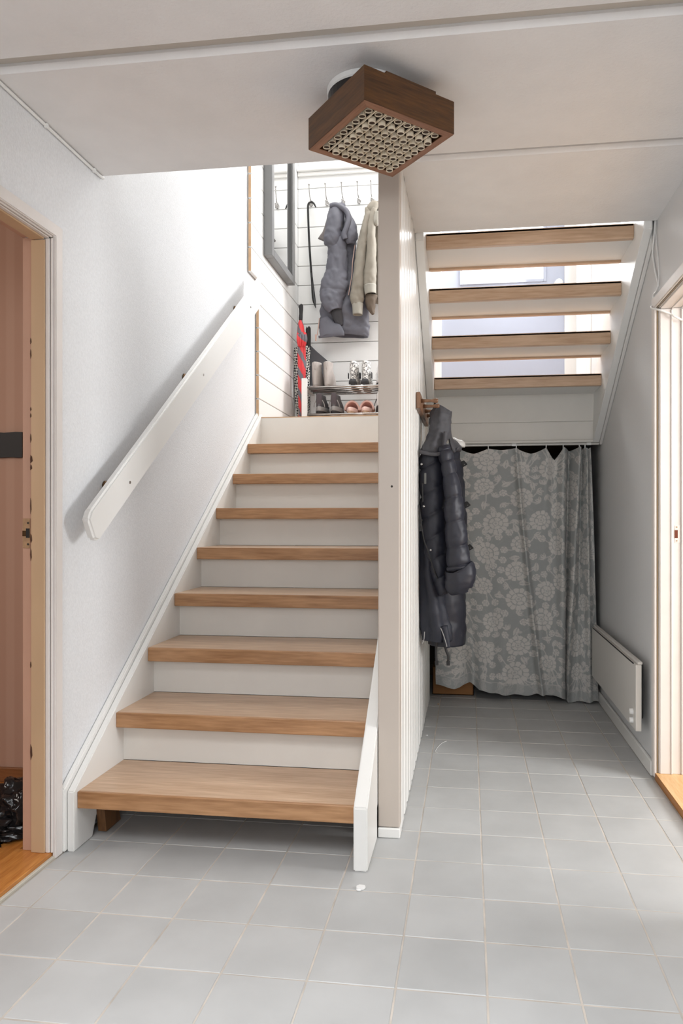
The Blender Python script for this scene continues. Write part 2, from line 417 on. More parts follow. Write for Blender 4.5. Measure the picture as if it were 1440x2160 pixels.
# ------------------------------------------------------------------ walls
ZT = 4.35                                                   # ceiling of the stairwell above
LD0, LD1, LH = 1.12, 2.063, 1.923                            # left doorway
bm = BM()
box(bm, XL - .1, XL, LD1 + .013, 5.3, 0, ZT); box(bm, XL - .1, XL, -2.2, LD0, 0, ZT); box(bm, XL - .1, XL, LD0, LD1 + .013, LH + .013, ZT)
struct('wall_left', bm, M['wallpaper'])
RD0, RD1, RH = 1.98, 3.0, 1.90
bm = BM()
box(bm, XR, XR + .12, RD1 + .03, 5.3, 0, ZT); box(bm, XR, XR + .12, -2.2, RD0, 0, ZT); box(bm, XR, XR + .12, RD0, RD1 + .03, RH, ZT)
struct('wall_right', bm, M['wallgrey'])
struct('wall_back', Box(XL, XR, -2.3, -2.2, 0, 2.6), M['wallgrey'])
bm = BM()
box(bm, XL, -.335, YB, YB + .1, ZL, ZT); box(bm, .76, XR + .1, YB, YB + .1, ZL, ZT); box(bm, -.335, .76, YB, YB + .1, 3.72, ZT)
wall_hall = struct('wall_hall', bm, M['white'])
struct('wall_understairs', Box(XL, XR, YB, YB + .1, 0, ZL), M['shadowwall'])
struct('wall_upper', Box(XL, XR, 1.35, 1.45, 2.48, ZT), M['white'])

# ceiling: three concrete slabs with recessed joints
ceil = struct('ceiling', Box(XL, XR, -2.2, YO - .01, 2.27, 2.48), M['joint'])
def slab(y0, y1, x0=XL, x1=XR):
    b_ = BM(); n = 40
    prism(b_, [(y0, 2.30), (y0, ZC + .012), (y0 + .012, ZC), (y1 - .012, ZC), (y1, ZC + .012), (y1, 2.30)], 'X', x0, x1)
    return b_
obj('slab', slab(-2.2, .55), M['ceiling'], ceil)
obj('slab', slab(.585, 1.735), M['ceiling'], ceil)
obj('slab', slab(1.772, YO), M['ceiling'], ceil)
bm = BM(); prism(bm, [(YO + .022, 2.46), (YO + .022, ZC + .012), (YO + .034, ZC), (YR, ZC), (YR, 2.46)], 'X', -.224, XR)
obj('slab', bm, M['ceiling'], ceil)
obj('joint_filler', Box(-.3, XR, YO - .02, YO + .1, 2.268, 2.40), M['joint'], ceil)
struct('ceiling_hall', Box(XL - .1, XR + .1, 1.35, 5.3, ZT, ZT + .06), M['white'])
# landing and its front edge
bm = BM(); box(bm, XL + .001, XP - .02, 4.20, YB, 1.50, ZL - .004); box(bm, XP - .02, XR - .001, 4.24, YB, 1.52, ZL - .004)
struct('floor_landing', bm, wood('landing_floor', rgb(150, 118, 92), rgb(186, 150, 120), 'X'))
struct('trim_1', Box(XP, XR - .001, 4.2045, 4.238, 1.50, 1.640, bev=.004), M['riser'])
struct('trim_2', Box(XP, XR - .001, 4.19, 4.238, 1.487, 1.502, bev=.003), M['riser'])
# baseboard
struct('baseboard_right', Box(XR - .014, XR, 3.045, 4.9, 0, .062, bev=.004), M['white_gloss'])
struct('trim_3', Box(XL, XL + .012, 1.0, 1.06, 0, .06), M['white_gloss'])

# shiplap cladding: left side of the landing and the coat wall, one object per plank
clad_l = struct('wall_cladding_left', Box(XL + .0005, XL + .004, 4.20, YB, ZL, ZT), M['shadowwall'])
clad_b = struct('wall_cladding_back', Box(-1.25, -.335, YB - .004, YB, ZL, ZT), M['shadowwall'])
PZ = .1425; z = 2.063 - 3 * PZ; k = 0
while z < ZT - .02:
    za, zb = max(z, ZL), min(z + PZ - .004, ZT)
    ys = 4.03 if z > 2.47 else 4.185
    b_ = Box(XL + .004, -1.25, ys, YB - .022, za, zb, bev=.0025)
    for f in b_.faces: f.material_index = 1 if f.normal.y < -.9 else 0
    obj('plank', b_, [M['shiplap'], M['rawply']], clad_l)
    obj('plank', Box(-1.25, -.335, YB - .022, YB - .004, za, zb, bev=.0025), M['shiplap'], clad_b)
    z += PZ; k += 1
# flat head board high on the coat wall
struct('trim_4', Box(-1.248, -.335, YB - .07, YB - .022, 3.60, 3.625, bev=.006, seg=2), M['white'])
struct('trim_5', Box(-1.248, -.335, YB - .045, YB - .022, 3.572, 3.60, bev=.006, seg=2), M['white'])

# ------------------------------------------------------------------ partition of vertical boards between the two flights
part = struct('wall_partition', Box(-.29, XP - .0205, 2.403, 4.2, .004, 3.0), M['white'])
y = 2.404; bw = .112; first = None; k = 0
while y < 4.19:
    y1 = min(y + bw, 4.20)
    b_ = BM(); h = .020; w_ = y1 - y
    prof = [(0, -h), (0, -.013), (.012, -.013), (.014, -.004), (.019, 0), (w_ - .022, 0), (w_ - .016, -.005), (w_ - .014, -.013), (w_ - .0005, -.013), (w_ - .0005, -h)]
    prism(b_, [(XP + d, y + t) for t, d in prof], 'Z', .004, 3.0)
    if first is None or abs(w_ - bw) > 1e-5:
        o = obj('board', b_, M['white_gloss'], part, base=(XP, y, 0))
        if first is None: first = o
    else:
        b_.free(); copy_of(first, (XP, y, 0), part)
    y += bw; k += 1

# square post at the end of the partition
post = thing('post', (-.26, 2.37, 0), 'square white floor-to-ceiling post at the end of the stair partition', 'post')
obj('shaft', Box(-.296, XP, 2.344, 2.402, .035, ZC + .04, bev=.004, seg=2), M['postwhite'], post)
obj('foot_block', Box(-.297, XP + .001, 2.340, 2.403, 0, .033, bev=.004, seg=2), M['white_gloss'], post)

b_ = BM(); kc = at(826, 1026, 2.343); lathe(b_, [(.004, 0), (.003, -.0008)], (kc.x, 2.344, kc.z), 10, 'Y'); obj('knot', b_, M['gap'], post)

# ------------------------------------------------------------------ lower staircase
RISE, RUN, YN, XS0, XS1 = .184, .252, 2.13, -1.232, -.34
st = thing('staircase', (-.8, 2.4, 0), 'straight lower staircase with light oak treads and white risers', 'staircase')
for k in range(8):
    yn, zt = YN + RUN * k, RISE * (k + 1)
    x1 = XS1 if k < 3 else -.298
    tr = obj('tread', Box(XS0, x1, yn + .012, yn + RUN + .058 - .002, zt - .05, zt, bev=.0008), M['oak'], st, base=(-.8, yn, zt))
    obj('front_edge', Box(XS0, x1, yn, yn + .0118, zt - .053, zt + .0002, bev=.003, seg=2), M['oak_shaded'], tr)  # nose strip split off to carry the painted shade
for k in range(8):
    yr, z0 = YN + RUN * (k + 1) + .058, RISE * (k + 1) + .001
    z1 = RISE * (k + 2) - .051 if k < 7 else ZL
    if k == 7: yr = 4.165
    obj('riser', Box(XS0, -.298, yr, yr + .02, z0, z1), M['riser'], st)
obj('landing_lip', Box(XS0, -.298, 4.165, 4.20, ZL + .0005, ZL + .006), M['rawply'], st)
sl = RISE / RUN
def strl(Y): return .19 + (Y - 2.112) * .7165           # top edge of the stringers
bm = BM()
prism(bm, [(2.112, 0), (2.225, 0), (2.25, .06), (2.62, .22), (4.195, 1.33), (4.195, strl(4.195)), (2.112, strl(2.112))], 'X', XL + .02, XS0, bev=.003)
obj('stringer', bm, M['white_gloss'], st)
bm = BM()
prism(bm, [(2.10, 0.003), (2.10, strl(2.112) + .012), (4.215, strl(4.215) + .012), (4.215, strl(4.215) - .07), (2.14, .12), (2.14, .003)], 'X', XL + .001, XL + .019, bev=.004)
obj('wall_strip', bm, M['white_gloss'], st)
bm = BM()
prism(bm, [(2.105, 0), (2.335, 0), (2.335, .1), (2.6, .25), (4.1, 1.30), (4.1, strl(4.1) + .005), (2.105, strl(2.105) + .005)], 'X', XS1, -.298, bev=.004)
obj('stringer', bm, M['white_gloss'], st)
bm = BM(); prism(bm, [(2.24, .13), (2.32, .13), (2.34, .06), (2.36, .004), (2.26, .004)], 'X', XS0 + .001, XS0 + .03)
obj('support_block', bm, wood('rough_block', rgb(92, 60, 34), rgb(130, 90, 54), 'Z'), st)

# ------------------------------------------------------------------ upper flight, seen from underneath
UX0, UX1 = -.187, .70
uf = thing('staircase', (.25, 4.1, ZL), 'open upper flight of oak treads with white undersides above the curtain', 'staircase')
for k in range(6):
    yb, zt = 3.93 - .2515 * k, 1.825 + .163 * k
    if k >= 5: break
    o = obj('tread', Box(UX0, UX1, yb, yb + .285, zt - .012, zt, bev=.002), M['oak'], uf, base=(.25, yb, zt))
    b_ = Box(UX0, UX1, yb, yb + .028, zt - .064, zt - .0005, bev=.003, seg=2)
    obj('back_edge', b_, M['oak'], o)
    obj('front_edge', Box(UX0, UX1, yb + .262, yb + .287, zt - .072, zt - .0005, bev=.003, seg=2), M['oak'], o)
    obj('underside', Box(UX0, UX1, yb + .028, yb + .262, zt - .062, zt - .0125), M['white'], o)
obj('riser', Box(UX0, UX1, 4.190, 4.2035, 1.608, 1.765), M['riser'], uf)
def und(Y): return 1.522 + .635 * (4.09 - Y)
def upstr(x0, x1):
    b_ = BM(); prism(b_, [(4.19, und(4.19)), (4.19, und(4.19) + .36), (2.79, 2.95), (2.79, und(2.79))], 'X', x0, x1, bev=.003); return b_
b_ = BM(); prism(b_, [(4.19, und(4.15)), (4.19, und(4.19) + .36), (2.95, 2.84), (3.005, und(2.99))], 'X', XP + .001, UX0, bev=.003)
obj('stringer', b_, M['white'], uf)
b_ = BM(); prism(b_, [(4.19, und(4.15)), (4.19, und(4.19) + .36), (2.95, 2.84), (3.005, und(2.99))], 'X', UX1, UX1 + .034, bev=.003)
obj('stringer', b_, M['white'], uf)
b_ = BM(); prism(b_, [(4.19, und(4.15) - .012), (4.19, und(4.19) + .1), (3.05, und(3.05) + .1), (3.05, und(3.04) - .012)], 'X', UX1 + .035, XR - .001, bev=.002)
obj('wall_strip', b_, M['white_gloss'], uf)

# ------------------------------------------------------------------ handrail
hr = thing('handrail', (-1.2, 3.0, 1.7), 'white plank handrail on bronze brackets along the left stair wall', 'handrail')
b_ = BM()
pl = [(2.122, 1.048), (2.138, 1.078), (4.02, 2.453), (4.0, 2.266), (2.190, .980), (2.160, .984)]
prism(b_, pl, 'X', -1.215, -1.187, bev=.007, seg=3)
obj('rail', b_, M['white'], hr)
for (yy, zz) in ((2.385, 1.165), (3.095, 1.687), (3.80, 2.20)):
    b_ = BM(); lathe(b_, [(.021, 0), (.021, .006), (.008, .012), (.0075, .059)], (XL + .001, yy, zz), 16, 'X')
    obj('bracket', b_, M['bronze'], hr, smooth=True)
    b_ = BM(); lathe(b_, [(.006, 0), (.005, .0015)], (-1.187, yy + .012, zz + .015), 12, 'X')
    obj('screw', b_, M['chrome'], hr)

# ------------------------------------------------------------------ left doorway
d1 = empty('door_1', (XL, 1.6, 0)); d1['kind'] = 'structure'
XC = XL + .012
bm = BM()
prism(bm, [(LD1, 0.0), (LD1 + .039, 0.0), (LD1 + .039, LH + .039), (LD0 - .039, LH + .039), (LD0 - .039, 0), (LD0, 0), (LD0, LH), (LD1, LH)], 'X', XL, XC, bev=.003)
obj('casing', bm, M['creamjamb'], d1)
def jamb(y0, y1, z0, z1): return None
def jl(x0, x1, dy, m, name):                               # lining strip round the far side and the head of the doorway
    obj(name, Box(x0, x1, LD1 - dy, LD1 + .012, .02, LH - dy, bev=.0015), m, d1)
    obj(name, Box(x0, x1, LD0, LD1 - dy, LH - dy, LH + .012, bev=.0015), m, d1)
jl(-1.272, XL + .0008, .002, M['seal'], 'seal_strip')
jl(-1.279, -1.272, .004, M['creamjamb'], 'stop_bead')
jl(-1.281, -1.279, .0015, M['gap'], 'seal_gap')
jl(-1.295, -1.281, .006, M['creamjamb'], 'stop_bead')
jl(-1.340, -1.295, .010, M['jamb_bounce'], 'jamb')
jl(-1.3755, -1.340, -.002, M['rebate_warmlit'], 'rebate')
obj('jamb_near', Box(-1.376, XL, LD0 - .02, LD0 - .001, .02, LH), M['creamjamb'], d1)
# strike plate
px_, py_ = -1.362, LD1 + .002
sp = obj('strike_plate', Box(-1.374, -1.349, py_ - .0022, py_ - .0006, .96, 1.052, bev=.0006), mat('worn_plate', rgb(186, 152, 118), .4, .3, var=.15, vscale=60), d1)
obj('latch_hole', Box(-1.362, -1.350, py_ - .0034, py_ - .0018, .992, 1.021), M['black'], sp)
obj('latch_lip', Box(-1.374, -1.362, py_ - .0032, py_ - .0018, .997, 1.014), M['bronze'], sp)
for zz in (.972, 1.038):
    b_ = BM(); lathe(b_, [(.0035, 0), (.0025, .001)], (-1.355, py_ - .0036, zz), 10, 'Y'); obj('screw', b_, M['gap'], sp)
# worn paint chips along the rebate step
rng = random.Random(4)
for zz, hh, ww in ((1.39, .012, .003), (1.37, .014, .003), (1.30, .028, .003), (1.235, .026, .007), (1.21, .018, .005), (1.09, .05, .003), (.99, .03, .005), (.94, .04, .004), (.33, .05, .006), (1.60, .02, .003), (1.56, .03, .003), (.60, .02, .003)):
    b_ = BM(); pts = [(-1.3405 + rng.uniform(-.001, .001), zz - hh / 2), (-1.3405 + ww, zz - hh * .2), (-1.3405 + ww * .7, zz + hh * .3), (-1.3405, zz + hh / 2), (-1.342, zz)]
    prism(b_, pts, 'Y', LD1 - .0108, LD1 - .0096); obj('paint_chip', b_, mat('bare_chip', rgb(74, 44, 28), .8), d1)
th = obj('threshold', Box(-1.40, XL - .003, LD0 - .02, LD1 + .011, 0, .02, bev=.002), M['floorwood'], d1)
obj('sealant', Box(XL - .003, XL + .008, LD0 - .02, LD1 + .01, -.002, .009, bev=.002), mat('sealant', rgb(196, 190, 176), .6), d1)
# the room behind: floor, walls
struct('floor_left_room', Box(-3.3, -1.401, -.6, 2.62, -.002, .012), M['floorwood'])
bm = BM(); box(bm, -3.3, -1.377, 2.62, 2.7, 0, 2.5); box(bm, -3.4, -3.3, -.7, 2.7, 0, 2.5); box(bm, -3.3, -1.377, -.7, -.6, 0, 2.5); box(bm, -3.3, -1.377, -.7, 2.7, 2.4, 2.5)
struct('wall_left_room', bm, M['room_warmlit'])
struct('baseboard_left_room', Box(-3.3, -1.39, 2.605, 2.62, .012, .07, bev=.003), wood('room_skirting', rgb(120, 78, 46), rgb(150, 100, 62), 'X'))
b_ = BM(); pl = []
for i in range(13): pl.append((-2.05 + .312 * i / 12, 1.293 + .0012 * math.sin(i * 2.1)))
for i in range(13): pl.append((-1.738 - .312 * i / 12, 1.392 + .0014 * math.sin(i * 1.7)))
prism(b_, pl, 'Y', 2.606, 2.619)
tag(obj('black_panel', b_, M['black'], base=(-1.89, 2.61, 1.34)), 'flat black rectangular panel on the striped wall beyond left doorway', 'panel')
# crumpled black plastic bag just inside the left doorway
bag = thing('plastic_bag', (-1.52, 2.20, .012), 'crumpled shiny black plastic bag on wooden floor beyond the left doorway', 'bag')
b_ = BM(); r = bmesh.ops.create_icosphere(b_, subdivisions=5, radius=1)
for q in r['verts']:
    d = q.co.normalized(); k = 1 + .30 * noise.noise(d * 2.2) + .22 * abs(noise.noise(d * 5)) + .10 * noise.noise(d * 11)
    q.co = Vector((-1.515 + d.x * .10 * k, 2.25 + d.y * .10 * k, max(.013, .075 + d.z * .085 * k)))
obj('bag_body', b_, M['bag'], bag, smooth=True)
b_ = BM(); r = bmesh.ops.create_icosphere(b_, subdivisions=5, radius=1)
for q in r['verts']:
    d = q.co.normalized(); k = 1 + .3 * noise.noise(d * 2.7 + Vector((4, 1, 2))) + .25 * abs(noise.noise(d * 6)) + .08 * noise.noise(d * 12)
    q.co = Vector((-1.62 + d.x * .16 * k, 2.14 + d.y * .09 * k, max(.013, .03 + d.z * .05 * k)))
obj('bag_tail', b_, M['bag'], bag, smooth=True)
for s_ in range(9):
    b_ = BM(); y_ = 2.03 + .02 * s_; x_ = -1.50 - .028 * s_
    wire(b_, [(x_, y_ + .02, .07 + .004 * math.sin(s_)), (x_ - .03, y_ + .035, .088), (x_ - .055, y_ + .07, .08)], .0025, 6, 4)
    obj('film_glint', b_, mat('film_highlight', rgb(190, 188, 190), .3), bag, smooth=True)  # pale wire painted as a highlight on the black film

# ------------------------------------------------------------------ right doorway
d2 = empty('door_2', (XR, 2.5, 0)); d2['kind'] = 'structure'
bm = BM(); y0_, y1_ = RD0, RD1
prism(bm, [(y1_, .012), (y1_ + .042, .012), (y1_ + .042, RH + .045), (y0_ - .042, RH + .045), (y0_ - .042, 0), (y0_, 0), (y0_, RH), (y1_, RH)], 'X', XR - .012, XR - .0005, bev=.003)
obj('casing', bm, M['creamjamb'], d2)
def jr(x0, x1, dy, m, name):
    obj(name, Box(x0, x1, RD1 - dy, RD1 + .03, .03, RH - dy, bev=.0015), m, d2)
    obj(name, Box(x0, x1, RD0, RD1 - dy, RH - dy, RH + .02, bev=.0015), m, d2)
jr(XR, XR + .004, .001, M['seal'], 'seal_strip')
jr(XR + .004, XR + .0055, .0005, M['gap'], 'seal_gap')
jr(XR + .0055, XR + .010, .003, M['creamjamb'], 'stop_bead')
jr(XR + .010, XR + .051, .008, M['creamjamb'], 'jamb')
jr(XR + .051, XR + .056, .012, M['creamjamb'], 'stop_bead')
jr(XR + .056, XR + .091, .004, M['creamjamb'], 'rebate')
jr(XR + .091, XR + .12, .010, M['creamjamb'], 'jamb_lip')
sp2 = obj('strike_plate', Box(XR + .066, XR + .0895, RD1 - .0052, RD1 - .0041, .955, 1.025, bev=.0005), M['creamjamb'], d2)
obj('latch_hole', Box(XR + .066, XR + .078, RD1 - .0060, RD1 - .0046, .974, 1.006), mat('rust_hole', rgb(110, 52, 30), .8), sp2)
for zz in (.963, 1.018):
    b_ = BM(); lathe(b_, [(.003, 0), (.002, .001)], (XR + .074, RD1 - .0066, zz), 10, 'Y'); obj('screw', b_, M['seal'], sp2)
b_ = Box(XR - .008, XR + .6, RD0 - .02, RD1 + .004, 0, .03, bev=.002)
for f in b_.faces: f.material_index = 1 if f.normal.x < -.5 else 0
obj('threshold', b_, [M['floorwood_r'], M['thresh_side']], d2)
struct('floor_right_room', Box(XR + .6, 3.1, .6, 4.2, .0, .028), M['floorwood_r'])
bm = BM(); box(bm, XR + .12, 3.1, 4.2, 4.3, 0, 2.5); box(bm, 3.1, 3.2, .5, 4.3, 0, 2.5); box(bm, XR + .12, 3.1, .5, .6, 0, 2.5); box(bm, XR + .12, 3.1, .5, 4.3, 2.4, 2.5)
struct('wall_right_room', bm, M['white'])

# ------------------------------------------------------------------ front door on the landing (seen between the upper treads)
d3 = empty('door_3', (.24, YB, ZL)); d3['kind'] = 'structure'
DX0, DX1 = at(931, 700, 5.2).x, at(1190, 700, 5.2).x
GX0, GX1 = at(969, 590, 5.2).x, at(1152, 590, 5.2).x; GZ0 = at(1060, 598, 5.2).z
GZ1 = 3.35
bm = BM()
box(bm, DX0, DX1, YB + .012, YB + .05, ZL, GZ0); box(bm, DX0, DX1, YB + .012, YB + .05, GZ1, 3.66)
box(bm, DX0, GX0, YB + .012, YB + .05, GZ0, GZ1); box(bm, GX1, DX1, YB + .012, YB + .05, GZ0, GZ1)
leaf = obj('door_leaf', bm, M['doorblue'], d3)
bm = BM()
for a_ in ((GX0, GX0 + .022, GZ0, GZ1), (GX1 - .022, GX1, GZ0, GZ1), (GX0 + .022, GX1 - .022, GZ0, GZ0 + .022), (GX0 + .022, GX1 - .022, GZ1 - .022, GZ1)): box(bm, a_[0], a_[1], YB + .004, YB + .02, a_[2], a_[3], bev=.003)
obj('glazing_bead', bm, M['doorblue'], leaf)
obj('glass', Box(GX0 + .01, GX1 - .01, YB + .022, YB + .028, GZ0 + .01, GZ1 - .01), M['doorglass'], leaf)
b_ = BM(); hc = at(1178, 592, 5.18); lathe(b_, [(.032, 0), (.032, -.008), (.014, -.012), (.014, -.035), (.028, -.045), (.022, -.06)], (hc.x, YB + .012, hc.z - .02), 20, 'Y')
obj('door_knob', b_, M['plastic'], leaf, smooth=True)
bm = BM()
box(bm, -.335, DX0, YB - .012, YB + .06, ZL, 3.72, bev=.004); box(bm, DX1, .76, YB - .012, YB + .06, ZL, 3.72, bev=.004); box(bm, DX0, DX1, YB - .012, YB + .06, 3.66, 3.72, bev=.004)
obj('casing', bm, M['white'], d3)

# white cloth hung on the right landing wall beside the door
b_ = BM(); n_, m_ = 40, 16; g_ = []
for i in range(n_ + 1):
    row = []
    for j in range(m_ + 1):
        yy = 4.55 + .5 * i / n_; zz = 3.3 - 1.55 * j / m_
        row.append(b_.verts.new((XR - .003 - min(1, i / 5) * (.012 + .010 * math.sin(i * .75 + .3 * math.sin(j * .4))), yy + .01 * math.sin(j * .5), zz)))
    g_.append(row)
for i in range(n_):
    for j in range(m_): b_.faces.new((g_[i][j], g_[i + 1][j], g_[i + 1][j + 1], g_[i][j + 1]))
hc_ = obj('hanging_cloth', b_, M['curtainw'], base=(XR - .03, 4.8, 2.35), smooth=True)
sm = hc_.modifiers.new('thick', 'SOLIDIFY'); sm.thickness = .003
tag(hc_, 'white cloth hanging in folds right of blue front door, glimpsed between treads', 'cloth')

# ------------------------------------------------------------------ ceiling lamp
LB, LTZ = 2.10, 2.188
cs = [Vector((-.2564, 1.7732)), Vector((-.4530, 1.9931)), Vector((-.2313, 2.1818)), Vector((-.0391, 1.9633))]
cen = sum(cs, Vector((0, 0))) / 4
ang = math.atan2((cs[3] - cs[0]).y, (cs[3] - cs[0]).x); SD = .2915
lamp = empty('ceiling_lamp', (cen.x, cen.y, LB)); lamp.rotation_euler = (0, 0, ang); wloc[lamp.name] = Vector((0, 0, 0))
tag(lamp, 'square dark wooden ceiling lamp with brass tube grille hanging from the ceiling', 'lamp')
hs = SD / 2; tk = .018; H_ = LTZ - LB
def lpart(name, b_, m, **k):
    return obj(name, b_, m, lamp, **k)
for q in range(4):
    b_ = BM(); prism(b_, [(-hs, -hs), (hs, -hs), (hs - tk, -hs + tk), (-hs + tk, -hs + tk)], 'Z', 0, H_)
    o = lpart('side_board', b_, M['dark_wood']); o.rotation_euler.z = q * PI / 2
for q in range(4):
    fr_ = BM(); prism(fr_, [(-hs + .001, -hs + .001), (hs - .001, -hs + .001), (hs - .022, -hs + .022), (-hs + .022, -hs + .022)], 'Z', -.002, -.0002)
    o = lpart('bottom_frame', fr_, M['teak_edge']); o.rotation_euler.z = q * PI / 2
lpart('top_board', Box(-hs + tk + .001, hs - tk - .001, -hs + tk + .001, hs - tk - .001, H_ - .02, H_ - .004), M['dark_wood'])
lpart('shade_sheet', Box(-hs + tk + .001, hs - tk - .001, -hs + tk + .001, hs - tk - .001, .016, .020), mat('grille_shade', rgb(40, 27, 18), .8))  # dark sheet added as the shade in the gaps between tubes
pit = (SD - .044) / 8; proto_t = None
for i in range(8):
    for j in range(8):
        edge = i in (0, 7) or j in (0, 7)
        x_, y_ = -hs + .022 + pit * (i + .5), -hs + .022 + pit * (j + .5); z_ = .000 if (i == 0 or j == 0) else -.008
        if proto_t is None:
            b_ = BM(); ro, ri, hh = .0104, .0088, .014
            lathe(b_, [(ro, 0), (ro, hh), (ri, hh), (ri, 0)], (0, 0, 0), 16, 'Z', closed=True)
            nf = len(b_.faces); lathe(b_, [(ri - .0001, .0025), (ri - .0001, .004)], (0, 0, 0), 12)  # dark disc closes the tube to paint its inner shade
            b_.faces.ensure_lookup_table()
            for f in b_.faces[nf:]: f.material_index = 1
            proto_t = lpart('tube', b_, [M['brass'], M['tube_shade']]); proto_t.location = (x_, y_, z_)
        else: copy_of(proto_t, (x_, y_, z_), lamp)
for i in range(1, 8):
    b_ = BM(); x_ = -hs + .022 + pit * i
    box(b_, x_ - .0012, x_ + .0012, -hs + .022, hs - .022, -.001, .004); lpart('grille_rod', b_, M['brass'])
ca_, sa_ = math.cos(-ang), math.sin(-ang); ro_ = Vector((-.040, .012)); rc = (ca_ * ro_.x - sa_ * ro_.y, sa_ * ro_.x + ca_ * ro_.y, 0)
b_ = BM(); lathe(b_, [(.110, ZC - LB - .001), (.110, ZC - LB - .014), (.106, ZC - LB - .018)], rc, 40); lpart('ceiling_rose', b_, M['plastic'])
b_ = BM(); lathe(b_, [(.1075, ZC - LB - .0185), (.106, ZC - LB - .045), (.085, H_ - .003)], rc, 40); lpart('black_cup', b_, M['blackmetal'])
lpart('top_cleat', Box(-hs + .07, hs - .06, -hs + .004, -hs + .03, H_ - .002, H_ + .010), M['dark_wood'])

# ------------------------------------------------------------------ cables and conduit
def path_at_X(pts, X):                                     # measured points lying on a wall plane x = X
    out = []
    for x, y in pts:
        d = ray(x, y); t = X / d.x; out.append(Vector((0, 0, CAM_H)) + d * t)
    return out
cb = thing('cable_conduit', (XL, 1.6, ZC - .01), 'thin white cable clipped along the corner of left wall and ceiling', 'cable')
b_ = BM(); wire(b_, [(XL + .006, -.4, ZC - .007), (XL + .006, 1.2, ZC - .007), (XL + .006, 1.9, ZC - .0075), (XL + .006, 2.30, ZC - .008), (XL + .006, 2.365, ZC - .004)], .0052, 8, 5)
obj('cable_run', b_, M['plastic'], cb, smooth=True)
for yy in (1.2, 1.62, 2.02, 2.3):
    obj('cable_clip', Box(XL + .0005, XL + .013, yy - .006, yy + .006, ZC - .015, ZC - .001, bev=.002), M['plastic'], cb)
cb2 = thing('cable', (XR, 3.03, 1.95), 'white electric cable hanging down the wall corner into the right doorway', 'cable')
pts = path_at_X([(1381, 463), (1379, 500), (1376, 535), (1381, 570), (1387, 598), (1385, 612), (1378, 622), (1378, 636)], XR - .006)
b_ = BM(); wire(b_, pts, .0035, 8, 6); obj('cable_drop', b_, M['plastic'], cb2, smooth=True)
pts = path_at_X([(1383, 463), (1383, 500), (1387, 545), (1389, 580), (1388, 605)], XR - .005)
b_ = BM(); wire(b_, pts, .002, 8, 6); obj('cable_drop', b_, M['plastic'], cb2, smooth=True)
p0 = pts[-1]
b_ = BM(); wire(b_, [(XR - .013, 3.035, 1.915), (XR - .016, 3.01, 1.90), (XR + .006, 2.984, 1.885), (XR + .045, 2.982, 1.868), (XR + .06, 2.975, 1.855), (XR + .10, 2.978, 1.835)], .0042, 8, 6)
obj('cable_tail', b_, M['plastic'], cb2, smooth=True)

# ------------------------------------------------------------------ radiator
rd = thing('radiator', (.72, 3.7, .15), 'flat white electric panel radiator mounted low on the right wall', 'radiator')
RY0, RY1, RZ0, RZ1 = 3.10, 4.17, .165, .455
obj('front_panel', Box(.690, .714, RY0, RY1, RZ0, RZ1 - .012, bev=.003, seg=2), M['enamel'], rd)
obj('top_cap', Box(.698, .718, RY0, RY1, RZ1 - .0115, RZ1, bev=.002), M['enamel'], rd)
obj('top_slot', Box(.6893, .697, RY0 + .04, RY1 - .02, RZ1 - .018, RZ1 - .0125), M['black'], rd)
obj('back_box', Box(.7145, XR - .001, RY0 + .12, RY1 - .1, RZ0 + .02, RZ1 - .03, bev=.006, seg=2), M['darkgrey'], rd)
for zz in (.235, .198):
    b_ = BM(); lathe(b_, [(.0125, 0), (.0115, -.012), (.008, -.014)], (.690, RY0 + .055, zz), 18, 'X'); obj('control_knob', b_, M['plastic'], rd, smooth=False)

